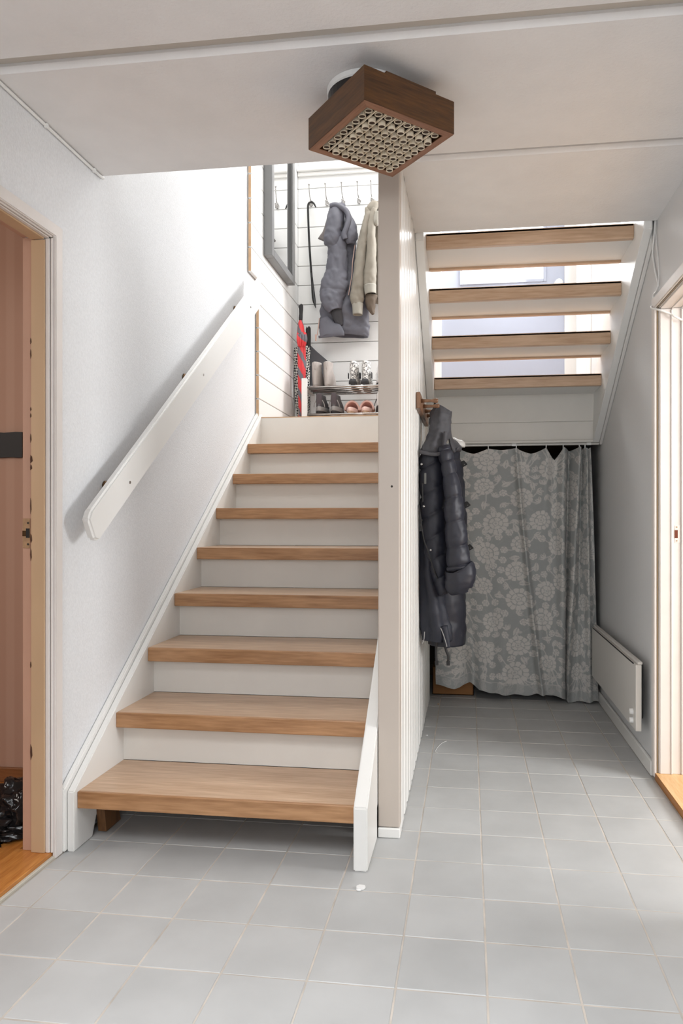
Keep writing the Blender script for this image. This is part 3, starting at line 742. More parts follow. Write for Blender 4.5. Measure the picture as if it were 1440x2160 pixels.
# ------------------------------------------------------------------ curtain under the landing
def paint_curtain(S, T):
    """S,T arrays in metres on the cloth -> linear RGB"""
    f = np.zeros_like(S)
    rs = np.random.RandomState(3)
    def flower(cx, cy, R, n, rot, kind):
        nonlocal f
        m_ = (np.abs(S - cx) < R * 1.25) & (np.abs(T - cy) < R * 1.25)
        x, y = S[m_] - cx, T[m_] - cy; r_ = np.hypot(x, y) / R; a_ = np.arctan2(y, x) + rot
        edge = .86 + .14 * np.abs(np.cos(n * a_ / 2)) ** .6
        v = (r_ < edge).astype(float)
        slit = (np.abs(np.sin(n * a_ / 2)) > .975) & (r_ > .58)
        v[slit] = .1
        ring = (r_ > .50) & (r_ < .585); v[ring] = .1
        inner = np.abs(np.sin(5 * a_ / 2 * 1.0 + .6)) > .96
        v[(r_ > .22) & (r_ < .52) & inner] = .3
        v[(r_ > .20) & (r_ < .25)] = .25
        v[(r_ < .1)] = .4
        f[m_] = np.maximum(f[m_] * (r_ > edge), v)
    def leaf(cx, cy, Lh, w_, ang, vein=True):
        m_ = (np.abs(S - cx) < Lh * 1.1) & (np.abs(T - cy) < Lh * 1.1)
        x, y = S[m_] - cx, T[m_] - cy; u = x * math.cos(ang) + y * math.sin(ang); v_ = -x * math.sin(ang) + y * math.cos(ang)
        ww = w_ * np.clip(1 - (u / Lh) ** 2, 0, 1) * (1 - .35 * u / Lh)
        v = ((np.abs(v_) < ww) & (np.abs(u) < Lh)).astype(float)
        if vein: v[(np.abs(v_) < .0022) & (v > 0)] = .25
        f[m_] = np.maximum(f[m_], v * .9)
    big = [(630,495),(645,670),(800,490),(865,750),(750,810),(515,830),(650,955),(860,965),(460,430),(450,600),(635,1125),(470,1020),(890,1190),(790,1250),(650,1300),(455,1230),(515,1450),(765,1430),(965,1510),(655,1590),(460,1650),(805,1700),(975,1680),(645,1760),(985,980),(1000,620),(1080,1120),(1100,900),(1130,560),(1085,1560),(1090,1720),(1010,1290),(1000,800),(1160,1300),(330,1700),(270,1600),(330,520),(330,800),(320,1100),(330,1400),(1180,760),(1170,1000),(1190,1500),(1250,1200),(1250,640)]
    k_ = .3472 * .00275
    SX = lambda zx: -.21 + (zx - 200) * k_; TZ = lambda zy: 1.47 - (zy - 350) * k_ * .985
    pts = []
    for i, (zx, zy) in enumerate(big):
        flower(SX(zx), TZ(zy), .058 + .008 * ((i * 7) % 3 - 1), 11 + i % 3, i * .7, i % 2); pts.append((SX(zx), TZ(zy)))
    cnt = 0; sm_ = []
    for it in range(6000):
        x, y = rs.uniform(-.25, 1.1), rs.uniform(0, 1.5)
        if min((x - a_) ** 2 + (y - b2) ** 2 for a_, b2 in pts) < .079 ** 2: continue
        if sm_ and min((x - a_) ** 2 + (y - b2) ** 2 for a_, b2 in sm_) < .040 ** 2: continue
        sm_.append((x, y)); c_ = rs.rand(); an = rs.uniform(0, 6.28)
        if c_ < .35: flower(x, y, .02, 6, an, 0)
        elif c_ < .75:
            for da in (-.8, 0, .8): leaf(x + .016 * math.cos(an + da), y + .016 * math.sin(an + da), .019, .009, an + da)
        else:
            leaf(x, y, .03, .013, an)
            leaf(x + .02 * math.cos(an + 1.9), y + .02 * math.sin(an + 1.9), .014, .007, an + 1.9)
    for i, (x, y) in enumerate(sm_):                      # thin curling stems between sprigs and flowers
        d2_ = [(x - a_) ** 2 + (y - b2) ** 2 for a_, b2 in pts]; a_, b2 = pts[int(np.argmin(d2_))]
        for t in np.linspace(0, .75, 22):
            xx = x + (a_ - x) * t + .012 * math.sin(3.1 * t); yy = y + (b2 - y) * t - .012 * math.sin(3.1 * t)
            m_ = (np.abs(S - xx) < .003) & (np.abs(T - yy) < .003); f[m_] = np.maximum(f[m_], .75)
    f *= (.93 + .07 * np.sin(S * 610) * np.sin(T * 590))
    f *= (T > .075) * 1.0 + (T <= .075) * .35              # hem turned up from the reverse
    f[(np.abs(T - .078) < .0025)] = .55
    base = np.array(rgb(166, 168, 167)[:3]); lite = np.array(rgb(214, 210, 205)[:3])
    return base[None] + (lite - base)[None] * f[:, None]

NU, NV = 330, 440
u = np.linspace(0, 1, NU); v = np.linspace(0, 1, NV)
U, V = np.meshgrid(u, v, indexing='ij')
hooks_x = [at(x, 939, 4.2).x for x in (905, 968, 1029.6, 1089, 1152, 1188, 1222, 1234, 1247)]
hooks_u = np.array([0, .115, .25, .385, .56, .69, .83, .91, 1.0])
xt = np.interp(U, hooks_u, hooks_x)
xb = np.interp(U, [0, .1, .25, .40, .60, .70, .78, .9, 1], [-.19, -.05, .09, .22, .46, .55, .56, .66, .735])
ease = V ** .8
Xc = xt * (1 - ease) + xb * ease
sag_d = np.interp(np.arange(len(hooks_u) - 1), np.arange(8), [.025, .030, .010, .034, .070, .016, .014, .010])
seg = np.clip(np.searchsorted(hooks_u, U, side='right') - 1, 0, 7)
w_ = (U - hooks_u[seg]) / (hooks_u[seg + 1] - hooks_u[seg])
sag = sag_d[seg] * (1 - np.abs(2 * w_ - 1) ** 1.3)
ztop = 1.461 - sag
zbot = np.interp(U, [0, .08, .16, .22, .45, .62, .69, .74, .80, .9, 1], [.085, .075, .095, .05, .030, .045, .025, .012, .006, .012, .014]) + .004 * np.sin(U * 60)
Zc = ztop * (1 - V) + zbot * V
def ridge(c, w2, a): return a * np.exp(-((U - c) / w2) ** 2)
Yc = 4.225 + 0 * U
Yc -= .020 * np.cos(2 * PI * w_) * np.exp(-V * 4) * 0
Yc -= ridge(.385 + .21 * V - .03 * V ** 2, .014, .060) * (.45 + .55 * V)        # the long diagonal crease
Yc += ridge(.345 + .20 * V, .05, .018) * V
Yc -= ridge(.56 + .03 * V, .03, .018) * np.exp(-V * 2.2)
Yc -= ridge(.69 - .02 * V, .03, .035)
Yc += ridge(.755 - .02 * V, .022, .05)                                          # deep fold in shade
Yc -= ridge(.835 - .07 * V, .030, .060)
Yc += ridge(.875 - .03 * V, .018, .030) * (1 - .5 * V)
Yc -= ridge(.93, .025, .030)
Yc += .012 * np.sin(U * 23 + 3 * V) * V + .006 * np.sin(U * 51 + 2 * np.sin(V * 5))
Yc += ridge(.14 + .04 * V, .03, .045) * np.clip((V - .6) * 2.5, 0, 1) - ridge(.07, .05, .05) * np.clip((V - .6) * 2.5, 0, 1)
Yc -= .020 * np.clip((V - .93) / .07, 0, 1) * (1 + np.sin(U * 40) * .3)
nz = np.array([noise.noise(Vector((a * 6, b * 9, 2.2))) + .5 * noise.noise(Vector((a * 15, b * 22, 7))) for a, b in zip(U.ravel(), V.ravel())]).reshape(U.shape)
Yc += .006 * nz
Xc += .004 * nz * V
S = np.interp(U, [0, 1], [-.23, 1.06]); S = Xc * .0 + np.interp(U, hooks_u, [-.21, -.09, .045, .17, .33, .47, .62, .73, .86]); T = ztop * (1 - V) + .02 * V
co = np.stack([Xc, Yc, Zc], -1).reshape(-1, 3)
base = Vector((.25, 4.22, 0.0)); co -= np.array(base)
idx = np.arange(NU * NV).reshape(NU, NV)
F = np.stack([idx[:-1, :-1], idx[1:, :-1], idx[1:, 1:], idx[:-1, 1:]], -1).reshape(-1, 4)
me = bpy.data.meshes.new('curtain')
me.vertices.add(len(co)); me.vertices.foreach_set('co', co.ravel())
me.loops.add(F.size); me.loops.foreach_set('vertex_index', F.ravel())
me.polygons.add(len(F)); me.polygons.foreach_set('loop_start', np.arange(0, F.size, 4)); me.polygons.foreach_set('loop_total', np.full(len(F), 4))
me.update(); me.polygons.foreach_set('use_smooth', np.ones(len(F), bool))
cl = me.color_attributes.new('print', 'FLOAT_COLOR', 'POINT')
colr = paint_curtain(S.ravel(), T.ravel()); cl.data.foreach_set('color', np.c_[colr, np.ones(len(colr))].ravel())
me.materials.append(M['floral'])
cur = bpy.data.objects.new('curtain_cloth', me); C.objects.link(cur)
curt = thing('curtain', base, 'grey curtain with pale flower print hanging under the landing', 'curtain')
cur.parent = curt
for hx in hooks_x[1:-1]:
    b_ = BM(); wire(b_, [(hx, 4.222, 1.452), (hx, 4.209, 1.468), (hx, 4.222, 1.484), (hx, 4.230, 1.476)], .003, 8, 4); obj('curtain_hook', b_, M['plastic'], curt, smooth=True)
rod = thing('curtain_rail', (.25, 4.22, 1.48), 'slim white curtain rail fixed below the landing edge', 'curtain rail')
obj('rail', Box(XP + .01, XR - .012, 4.213, 4.235, 1.4745, 1.4865, bev=.002), M['enamel'], rod)
for hx in (at(1084, 933, 4.2).x, at(1242, 931, 4.2).x):
    obj('rail_bracket', Box(hx - .013, hx + .013, 4.207, 4.2115, 1.472, 1.488, bev=.002), M['plastic'], rod)
# cardboard box behind the curtain
cbx = thing('cardboard_box', (-.09, 4.42, 0), 'brown cardboard box on the floor behind the curtain bottom left', 'box')
bm = BM(); box(bm, -.215, .03, 4.30, 4.304, 0.001, .16); box(bm, -.215, .03, 4.596, 4.60, 0.001, .16); box(bm, -.215, -.211, 4.30, 4.6, 0.001, .16); box(bm, .026, .03, 4.30, 4.60, 0.001, .16); box(bm, -.215, .03, 4.30, 4.6, 0.001, .005)
obj('box_body', bm, M['cardboard'], cbx)
obj('box_flap', Box(-.215, .03, 4.30, 4.42, .160, .163), M['cardboard'], cbx)

# ------------------------------------------------------------------ peg rack and navy parka
pr = thing('peg_rack', (XP, 3.35, 1.55), 'brown wooden peg rack on the white boarded partition', 'peg rack')
obj('back_board', Box(XP + .001, XP + .019, 3.06, 3.68, 1.525, 1.595, bev=.003, seg=2), M['peg_wood'], pr)
for yy in (3.12, 3.27, 3.42, 3.57):
    b_ = BM(); lathe(b_, [(.009, 0), (.007, .02), (.0065, .045), (.010, .062), (.010, .070), (.006, .074)], (XP + .019, yy, 1.565), 14, 'X')
    obj('peg', b_, M['peg_wood'], pr, smooth=True)

def zs(x, y): return (860 + x * .27778, 820 + y * .27778)      # crop coordinates of the parka study
YJ = 3.36
def jp(x, y, Y=YJ): return at(*zs(x, y), Y)
pk = thing('parka', (-.1, YJ, .45), 'navy quilted parka with charcoal hood hanging from the wooden peg rack', 'coat')
def ring(xl, xr, y, rb, Y=YJ):
    a, b2 = jp(xl, y, Y), jp(xr, y, Y); return ((a.x + b2.x) / 2, Y, a.z, (b2.x - a.x) / 2, rb)
# dark back and side panel
b_ = BM(); sweep(b_, [ring(150, 330, 440, .05, 3.46), ring(130, 400, 520, .09, 3.46), ring(120, 430, 700, .115, 3.46), ring(120, 448, 1000, .125, 3.46), ring(130, 452, 1300, .125, 3.46), ring(130, 446, 1600, .125, 3.46), ring(140, 438, 1930, .12, 3.46)], n=48, m=22, puff=[0, .18, .30, .42, .54, .66, .78, .9, 1], pamp=.10, wr=.006, seed=3, hollow=.05, tilt=-.02)
obj('back_panel', b_, M['navy'], pk, smooth=True)
# quilted front
b_ = BM(); sweep(b_, [ring(150, 270, 440, .03, 3.27), ring(88, 250, 490, .05, 3.27), ring(84, 280, 620, .06, 3.27), ring(84, 290, 850, .065, 3.27), ring(95, 300, 1050, .065, 3.27), ring(120, 310, 1250, .06, 3.27), ring(160, 318, 1420, .05, 3.27), ring(220, 322, 1560, .035, 3.27)], n=52, m=24, puff=[0, .13, .25, .38, .5, .62, .74, .87, 1], pamp=.24, wr=.005, seed=8, tilt=.03)
obj('front_panel', b_, M['navy'], pk, smooth=True)
# sleeve
b_ = BM(); sweep(b_, [ring(225, 315, 440, .03, 3.22), ring(228, 345, 500, .05, 3.215), ring(248, 372, 600, .058, 3.21), ring(264, 400, 740, .062, 3.205), ring(270, 424, 880, .064, 3.2), ring(276, 440, 1010, .064, 3.2), ring(284, 460, 1160, .062, 3.2), ring(288, 480, 1300, .06, 3.2), ring(290, 494, 1372, .056, 3.2)], n=44, m=24, puff=[0, .09, .2, .30, .455, .62, .78, .93, 1], pamp=.20, wr=.004, wf=20, seed=5, tilt=.008)
obj('sleeve', b_, M['navy'], pk, smooth=True)
b_ = BM(); sweep(b_, [ring(284, 500, 1368, .058, 3.2), ring(282, 522, 1390, .066, 3.2), ring(280, 508, 1450, .068, 3.2), ring(288, 486, 1510, .055, 3.2), ring(330, 462, 1555, .03, 3.2)], n=36, m=8, wr=.006, wf=22, seed=6)
obj('cuff', b_, M['navy'], pk, smooth=True)
# smooth lower lining hanging below the front
b_ = BM(); sweep(b_, [ring(86, 200, 1080, .05, 3.30), ring(84, 225, 1300, .065, 3.30), ring(84, 255, 1500, .07, 3.30), ring(86, 300, 1700, .07, 3.30), ring(90, 322, 1850, .065, 3.30), ring(96, 312, 1905, .06, 3.30)], n=44, m=10, folds=.10, fk=5, wr=.010, wf=12, seed=11, hollow=.08)
obj('lining', b_, M['navy_smooth'], pk, smooth=True)
b_ = BM(); sweep(b_, [ring(250, 300, 1800, .012, 3.24), ring(268, 318, 1900, .012, 3.24), ring(288, 326, 1965, .012, 3.24)], n=14, m=6, wr=.003)
obj('lining_flap', b_, M['navy_smooth'], pk, smooth=True)
# hood: pulled up over the peg, with collar
b_ = BM(); sweep(b_, [ring(225, 338, 148, .025, 3.30), ring(180, 335, 190, .05, 3.30), ring(168, 326, 260, .06, 3.30), ring(156, 318, 340, .06, 3.29), ring(128, 285, 420, .055, 3.27), ring(96, 274, 470, .05, 3.25), ring(92, 262, 492, .04, 3.25)], n=40, m=9, folds=.05, fk=7, wr=.009, wf=22, seed=2)
hood = obj('hood', b_, M['hoodgrey'], pk, smooth=True)
b_ = BM(); wire(b_, [jp(92, 478, 3.20), jp(150, 492, 3.19), jp(215, 498, 3.19), jp(262, 480, 3.2), jp(276, 425, 3.21), jp(284, 330, 3.23)], .009, 10, 8)
obj('hood_hem', b_, M['hoodgrey'], hood, smooth=True)
b_ = BM(); sweep(b_, [ring(300, 335, 175, .03, 3.36), ring(296, 328, 300, .05, 3.38), ring(310, 345, 400, .05, 3.40), ring(330, 405, 450, .05, 3.42), ring(350, 410, 478, .04, 3.42)], n=20, m=8, wr=.006, seed=9)
obj('hood_back', b_, M['hoodgrey'], pk, smooth=True)
b_ = BM(); sweep(b_, [ring(325, 345, 372, .01, 3.5), ring(335, 400, 410, .03, 3.5), ring(345, 438, 432, .03, 3.5), ring(360, 425, 445, .02, 3.5)], n=16, m=5)
obj('white_collar', b_, M['white'], pk, smooth=True)
b_ = BM(); wire(b_, [(XP + .075, 3.27, 1.576), (XP + .072, 3.275, 1.590), (XP + .066, 3.29, 1.57)], .0025, 8, 5); obj('hanging_loop', b_, M['black'], pk, smooth=True)
for (sx, sy) in ((105, 573), (122, 893), (174, 1225)):
    c = jp(sx, sy, 3.2); b_ = BM(); lathe(b_, [(.0055, 0), (.0055, -.004), (.003, -.006)], (c.x, c.y, c.z), 14, 'Y'); obj('snap_button', b_, M['chrome'], pk, smooth=True)
c = jp(131, 690, 3.19)
b_ = BM(); box(b_, c.x - .005, c.x + .005, c.y - .004, c.y, c.z - .02, c.z + .03, bev=.002); obj('zip_pull', b_, M['darkgrey'], pk)
b_ = BM(); wire(b_, [jp(84, 880, 3.2), jp(100, 1010, 3.2), jp(120, 1140, 3.2), jp(150, 1230, 3.2), jp(196, 1370, 3.205), jp(226, 1440, 3.22)], .0035, 8, 8); obj('zip_front', b_, M['black'], pk, smooth=True)
b_ = BM(); wire(b_, [jp(110, 715, 3.19), jp(112, 800, 3.19), jp(114, 860, 3.19)], .003, 8, 6); obj('pocket_zip', b_, M['black'], pk, smooth=True)
for (sx, sy) in ((432, 575), (456, 885), (478, 1210)):
    c = jp(sx, sy, 3.44); b_ = BM()
    prism(b_, [(c.x - .014, c.z - .016), (c.x + .014, c.z), (c.x - .004, c.z + .020), (c.x - .018, c.z + .014)], 'Y', c.y - .004, c.y + .004, bev=.002)
    sb = obj('strap_tab', b_, M['black'], pk)
    b_ = BM(); lathe(b_, [(.003, -.0045), (.002, -.0055)], (c.x - .002, c.y, c.z), 10, 'Y'); obj('buckle', b_, M['darkgrey'], sb)
for pts in ([(215, 1830), (216, 1930), (214, 2000), (218, 2078)], [(255, 1830), (272, 1900), (290, 1985), (306, 2030), (306, 2080)]):
    b_ = BM(); wire(b_, [jp(x, y, 3.25) for x, y in pts], .006, 8, 8); cd = obj('drawstring', b_, M['black'], pk, smooth=True)
    e = jp(pts[-1][0], pts[-1][1], 3.25); b_ = Box(e.x - .008, e.x + .008, e.y - .006, e.y + .006, e.z - .012, e.z + .008, bev=.002); obj('cord_end', b_, M['black'], cd)
b_ = BM(); wire(b_, [jp(248, 1815, 3.225), jp(270, 1870, 3.22), jp(290, 1935, 3.22), jp(296, 1960, 3.22)], .002, 6, 6); obj('zip_light', b_, M['snk_grey'], pk, smooth=True)
b_ = BM(); wire(b_, [jp(126, 1845, 3.225), jp(122, 1900, 3.225), jp(108, 1938, 3.225)], .002, 6, 6); obj('zip_light', b_, M['snk_grey'], pk, smooth=True)

# ------------------------------------------------------------------ mirror
mr_ = thing('mirror', (-1.22, 4.57, 2.67), 'tall mirror in deep grey frame on the left landing wall', 'mirror')
MY0, MY1, MZ0, MZ1 = 4.275, 4.858, 2.672, 3.75; MX0, MX1 = -1.249, -1.195
fw = .05
for nm, bx in (('frame_side', (MY0, MY0 + fw, MZ0, MZ1)), ('frame_side', (MY1 - fw, MY1, MZ0, MZ1)), ('frame_rail', (MY0 + fw, MY1 - fw, MZ0, MZ0 + fw)), ('frame_rail', (MY0 + fw, MY1 - fw, MZ1 - fw, MZ1))):
    obj(nm, Box(MX0, MX1, bx[0], bx[1], bx[2], bx[3], bev=.003), M['frame_grey'], mr_)
bm = BM(); l_ = .016
for bx in ((MY0 + fw, MY0 + fw + l_, MZ0 + fw, MZ1 - fw), (MY1 - fw - l_, MY1 - fw, MZ0 + fw, MZ1 - fw), (MY0 + fw, MY1 - fw, MZ0 + fw, MZ0 + fw + l_)): box(bm, MX0 + .002, MX1 - .012, *bx)
obj('frame_lip', bm, M['frame_dark'], mr_)
obj('glass', Box(MX0 + .002, MX1 - .022, MY0 + fw, MY1 - fw, MZ0 + fw, MZ1 - fw), M['mirror'], mr_)

# ------------------------------------------------------------------ coat hooks
Zh = 3.35; YW = YB - .022
hp = None; hk = []
hook_l = ['chrome coat hook with the black shoehorn hanging on it', 'empty chrome coat hook between shoehorn and grey puffer coat',
          'chrome coat hook holding the grey puffer coat', 'empty chrome coat hook between grey coat and khaki jacket',
          'chrome coat hook holding the khaki jacket beside the post']
for i, hx in enumerate((-1.148, -1.028, -.908, -.792, -.694)):
    h_ = thing('coat_hook', (hx, YW, Zh), hook_l[i], 'hook', 'chrome coat hooks in a row on the coat wall')
    if hp is None:
        b_ = BM(); ball(b_, (hx, YW - .004, Zh + .022), .014, .004, .024); p1 = obj('back_plate', b_, M['chrome'], h_, smooth=True)
        b_ = BM(); wire(b_, [(hx, YW - .004, Zh + .03), (hx - .002, YW - .03, Zh + .05), (hx - .004, YW - .055, Zh + .095), (hx - .004, YW - .062, Zh + .13)], .0042, 8, 6); ball(b_, (hx - .004, YW - .063, Zh + .136), .008, .008, .008, 12, 8)
        p2 = obj('upper_prong', b_, M['chrome'], h_, smooth=True)
        b_ = BM(); wire(b_, [(hx, YW - .004, Zh + .014), (hx, YW - .02, Zh - .004), (hx, YW - .042, Zh - .010), (hx, YW - .052, Zh + .010)], .0042, 8, 6); ball(b_, (hx, YW - .053, Zh + .016), .007, .007, .007, 12, 8)
        p3 = obj('lower_prong', b_, M['chrome'], h_, smooth=True); hp = (p1, p2, p3)
    else:
        for p_ in hp: copy_of(p_, (0, 0, 0), h_)

# long black shoehorn hanging from the first hook
s_ = 360 / 1364
def za(x, y, Y): return at(500 + x * s_, 330 + y * s_, Y)
sh = thing('shoehorn', za(590, 365, 5.12), 'long black shoehorn hanging by its hooked handle on the left coat hook', 'shoehorn')
b_ = BM(); pts = [(628, 405, .0045), (614, 378, .007), (595, 364, .008), (576, 372, .008), (566, 400, .008), (568, 500, .0078), (574, 650, .0078), (583, 800, .0078), (592, 930, .0078)]
sweep(b_, [tuple(za(x, y, 5.118)) + (r_, r_) for x, y, r_ in pts], n=12, m=7, up=(0, 1, 0)); obj('handle', b_, M['blackmetal'], sh, smooth=True)
b_ = BM(); pts = [(592, 925, .0075, .007), (600, 1010, .009, .005), (606, 1080, .012, .004), (614, 1150, .012, .004), (628, 1212, .002, .002)]
sweep(b_, [tuple(za(x, y, 5.118)) + (ra, rb) for x, y, ra, rb in pts], n=12, m=7); obj('blade', b_, M['blackmetal'], sh, smooth=True)

# ------------------------------------------------------------------ coats on the landing
c7 = lambda x, y: (640 + x * .16206, 370 + y * .16204)
def cp(x, y, Y): return at(*c7(x, y), Y)
def cr(xl, xr, y, rb, Y, y2=None):
    a, b2 = cp(xl, y, Y), cp(xr, y2 if y2 is not None else y, Y); return ((a.x + b2.x) / 2, Y, (a.z + b2.z) / 2, (b2.x - a.x) / 2, rb)
gc = thing('puffer_coat', cp(500, 1500, 5.05), 'grey hooded padded coat on the middle hook of the coat wall', 'coat')
YG = 5.07
b_ = BM(); sweep(b_, [cr(420, 560, 470, .03, YG), cr(350, 690, 760, .055, YG), cr(320, 700, 900, .07, YG), cr(300, 690, 1150, .075, YG), cr(250, 760, 1400, .08, YG), cr(215, 850, 1650, .085, YG), cr(205, 872, 1850, .085, YG), cr(195, 862, 2000, .08, YG), cr(192, 850, 2085, .07, YG)], n=64, m=16, puff=[0, .2, .38, .58, .8, 1], pamp=.05, folds=.05, fk=6, wr=.018, wf=11, seed=21, hollow=.06)
obj('body', b_, M['greycoat'], gc, smooth=True)
b_ = BM(); sweep(b_, [cr(360, 560, 640, .03, 4.99), cr(330, 570, 860, .05, 4.985), cr(306, 575, 1100, .052, 4.98), cr(250, 590, 1350, .055, 4.975), cr(205, 575, 1500, .055, 4.97), cr(225, 545, 1620, .05, 4.965), cr(330, 530, 1760, .045, 4.96)], n=52, m=20, puff=[0, .42, .67, 1], pamp=.10, wr=.012, wf=12, seed=24, hollow=.07)
obj('sleeve', b_, M['greycoat'], gc, smooth=True)
b_ = BM(); sweep(b_, [cr(330, 525, 1715, .04, 4.985), cr(360, 520, 1800, .035, 4.985), cr(400, 515, 1900, .02, 4.985), cr(450, 510, 1960, .008, 4.985)], n=24, m=6, wr=.006, wf=30, seed=2)
obj('sleeve_lining', b_, M['furdark'], gc, smooth=True)
b_ = BM(); sweep(b_, [cr(205, 320, 1850, .02, 4.978, 1870), cr(200, 420, 1930, .025, 4.975, 2000), cr(196, 520, 2020, .025, 4.975, 2080), cr(195, 536, 2092, .02, 4.98, 2112)], n=26, m=7, wr=.007, wf=16, seed=25)
obj('front_hem', b_, M['greycoat'], gc, smooth=True)
# hood: draped lobe, brim and side flap
b_ = BM(); sweep(b_, [cr(345, 535, 385, .02, 5.0), cr(330, 540, 440, .045, 4.985), cr(300, 520, 600, .06, 4.97), cr(275, 500, 760, .06, 4.965), cr(262, 492, 860, .055, 4.965), cr(280, 460, 930, .04, 4.967), cr(315, 385, 968, .02, 4.97)], n=36, m=8, wr=.010, wf=13, seed=27)
hd = obj('hood', b_, M['greycoat'], gc, smooth=True)
b_ = BM(); wire(b_, [cp(350, 400, 4.955), cp(420, 385, 4.945), cp(500, 420, 4.94), cp(560, 470, 4.94), cp(588, 560, 4.935), cp(560, 680, 4.93), cp(530, 760, 4.93), cp(540, 830, 4.935)], .019, 12, 8)
obj('hood_brim', b_, M['greycoat'], hd, smooth=True)
b_ = BM(); sweep(b_, [cr(530, 600, 480, .02, 4.985), cr(540, 660, 600, .035, 4.975), cr(530, 700, 740, .04, 4.97), cr(525, 690, 830, .035, 4.97), cr(560, 665, 890, .015, 4.972)], n=26, m=8, wr=.008, wf=18, seed=29)
obj('hood_side', b_, M['greycoat'], hd, smooth=True)
b_ = BM(); sweep(b_, [cr(320, 350, 470, .012, 5.0), cr(285, 330, 620, .015, 5.0), cr(245, 310, 740, .015, 5.0), cr(184, 290, 835, .012, 5.0, 850)], n=18, m=7, wr=.004)
obj('hood_flap', b_, mat('brownish_flap', rgb(116, 110, 108), .7), hd, smooth=True)
b_ = BM(); ball(b_, cp(495, 650, 4.945), .008, .012, .040); obj('hood_opening', b_, M['furdark'], hd, smooth=True)
b_ = BM(); wire(b_, [cp(668, 905, 4.985), cp(655, 1000, 4.98), cp(636, 1150, 4.98), cp(628, 1300, 4.98), cp(600, 1470, 4.975), cp(585, 1560, 4.975)], .0035, 8, 8); obj('zip', b_, M['zipper'], gc, smooth=True)
b_ = BM(); wire(b_, [cp(206, 1860, 4.98), cp(195, 1960, 4.975), cp(178, 2080, 4.975)], .0035, 8, 8); obj('zip', b_, M['zipper'], gc, smooth=True)
e = cp(160, 2110, 4.975); obj('zip_pull', Box(e.x - .006, e.x + .006, e.y - .003, e.y + .003, e.z - .025, e.z + .022, bev=.002), M['zipper'], gc)

kj = thing('khaki_jacket', cp(880, 1200, 5.05), 'khaki cotton jacket with ribbed cuffs hanging partly behind the post', 'jacket')
YK = 5.04
b_ = BM(); sweep(b_, [cr(890, 1010, 350, .02, YK), cr(890, 1120, 470, .045, YK), cr(890, 1200, 620, .06, YK), cr(895, 1230, 900, .07, YK), cr(895, 1240, 1200, .075, YK), cr(895, 1240, 1450, .075, YK), cr(895, 1240, 1640, .07, YK)], n=44, m=9, folds=.05, fk=7, wr=.010, wf=12, seed=31, hollow=.05)
obj('body', b_, M['khaki'], kj, smooth=True)
b_ = BM(); sweep(b_, [cr(800, 900, 430, .02, 4.965), cr(780, 880, 560, .035, 4.955), cr(735, 850, 740, .042, 4.95), cr(690, 825, 960, .044, 4.945), cr(645, 800, 1250, .044, 4.94), cr(612, 785, 1500, .044, 4.94), cr(606, 790, 1600, .042, 4.94), cr(635, 770, 1680, .034, 4.94)], n=32, m=9, wr=.008, wf=15, seed=33)
sv = obj('sleeve', b_, M['khaki'], kj, smooth=True)
b_ = BM(); sweep(b_, [cr(628, 778, 1672, .033, 4.94), cr(636, 772, 1730, .034, 4.94), cr(640, 766, 1815, .034, 4.94)], n=28, m=6, hollow=.03); obj('cuff', b_, M['rib'], sv, smooth=True)
c = cp(690, 1808, 4.903)
b_ = BM(); sweep(b_, [cr(835, 960, 420, .02, 4.96), cr(830, 940, 700, .04, 4.95), cr(810, 945, 1000, .045, 4.945), cr(785, 950, 1300, .045, 4.94), cr(778, 950, 1440, .044, 4.94)], n=32, m=9, wr=.007, wf=15, seed=35)
sv = obj('sleeve', b_, M['khaki'], kj, smooth=True)
b_ = BM(); sweep(b_, [cr(780, 945, 1432, .046, 4.94), cr(790, 944, 1500, .046, 4.94), cr(798, 946, 1560, .046, 4.94, 1540)], n=28, m=6, hollow=.04); obj('cuff', b_, M['rib'], sv, smooth=True)
b_ = BM(); sweep(b_, [cr(800, 965, 1560, .04, 4.965), cr(800, 940, 1660, .04, 4.965), cr(835, 930, 1740, .03, 4.965), cr(885, 925, 1810, .01, 4.965)], n=24, m=7, wr=.007, wf=18, seed=37)
obj('hem_lining', b_, M['khaki_in'], kj, smooth=True)
b_ = BM(); sweep(b_, [cr(880, 960, 345, .015, 4.99), cr(850, 975, 390, .03, 4.975), cr(810, 930, 450, .03, 4.965), cr(785, 830, 492, .01, 4.965)], n=24, m=7, wr=.004); obj('collar', b_, M['khaki'], kj, smooth=True)
b_ = BM(); sweep(b_, [cr(930, 990, 470, .012, 4.94), cr(908, 985, 560, .016, 4.935), cr(910, 980, 610, .016, 4.935), cr(940, 975, 655, .008, 4.937)], n=20, m=6); obj('collar_tip', b_, M['rib'], kj, smooth=True)
b_ = BM(); wire(b_, [(-.694, 5.118, 3.362), (-.690, 5.11, 3.345), (-.685, 5.09, 3.33)], .003, 8, 5); obj('hanging_loop', b_, M['khaki'], kj, smooth=True)
b_ = BM(); wire(b_, [(-.908, 5.118, 3.362), (-.912, 5.11, 3.345), (-.915, 5.09, 3.32)], .003, 8, 5); obj('hanging_loop', b_, M['greycoat'], gc, smooth=True)

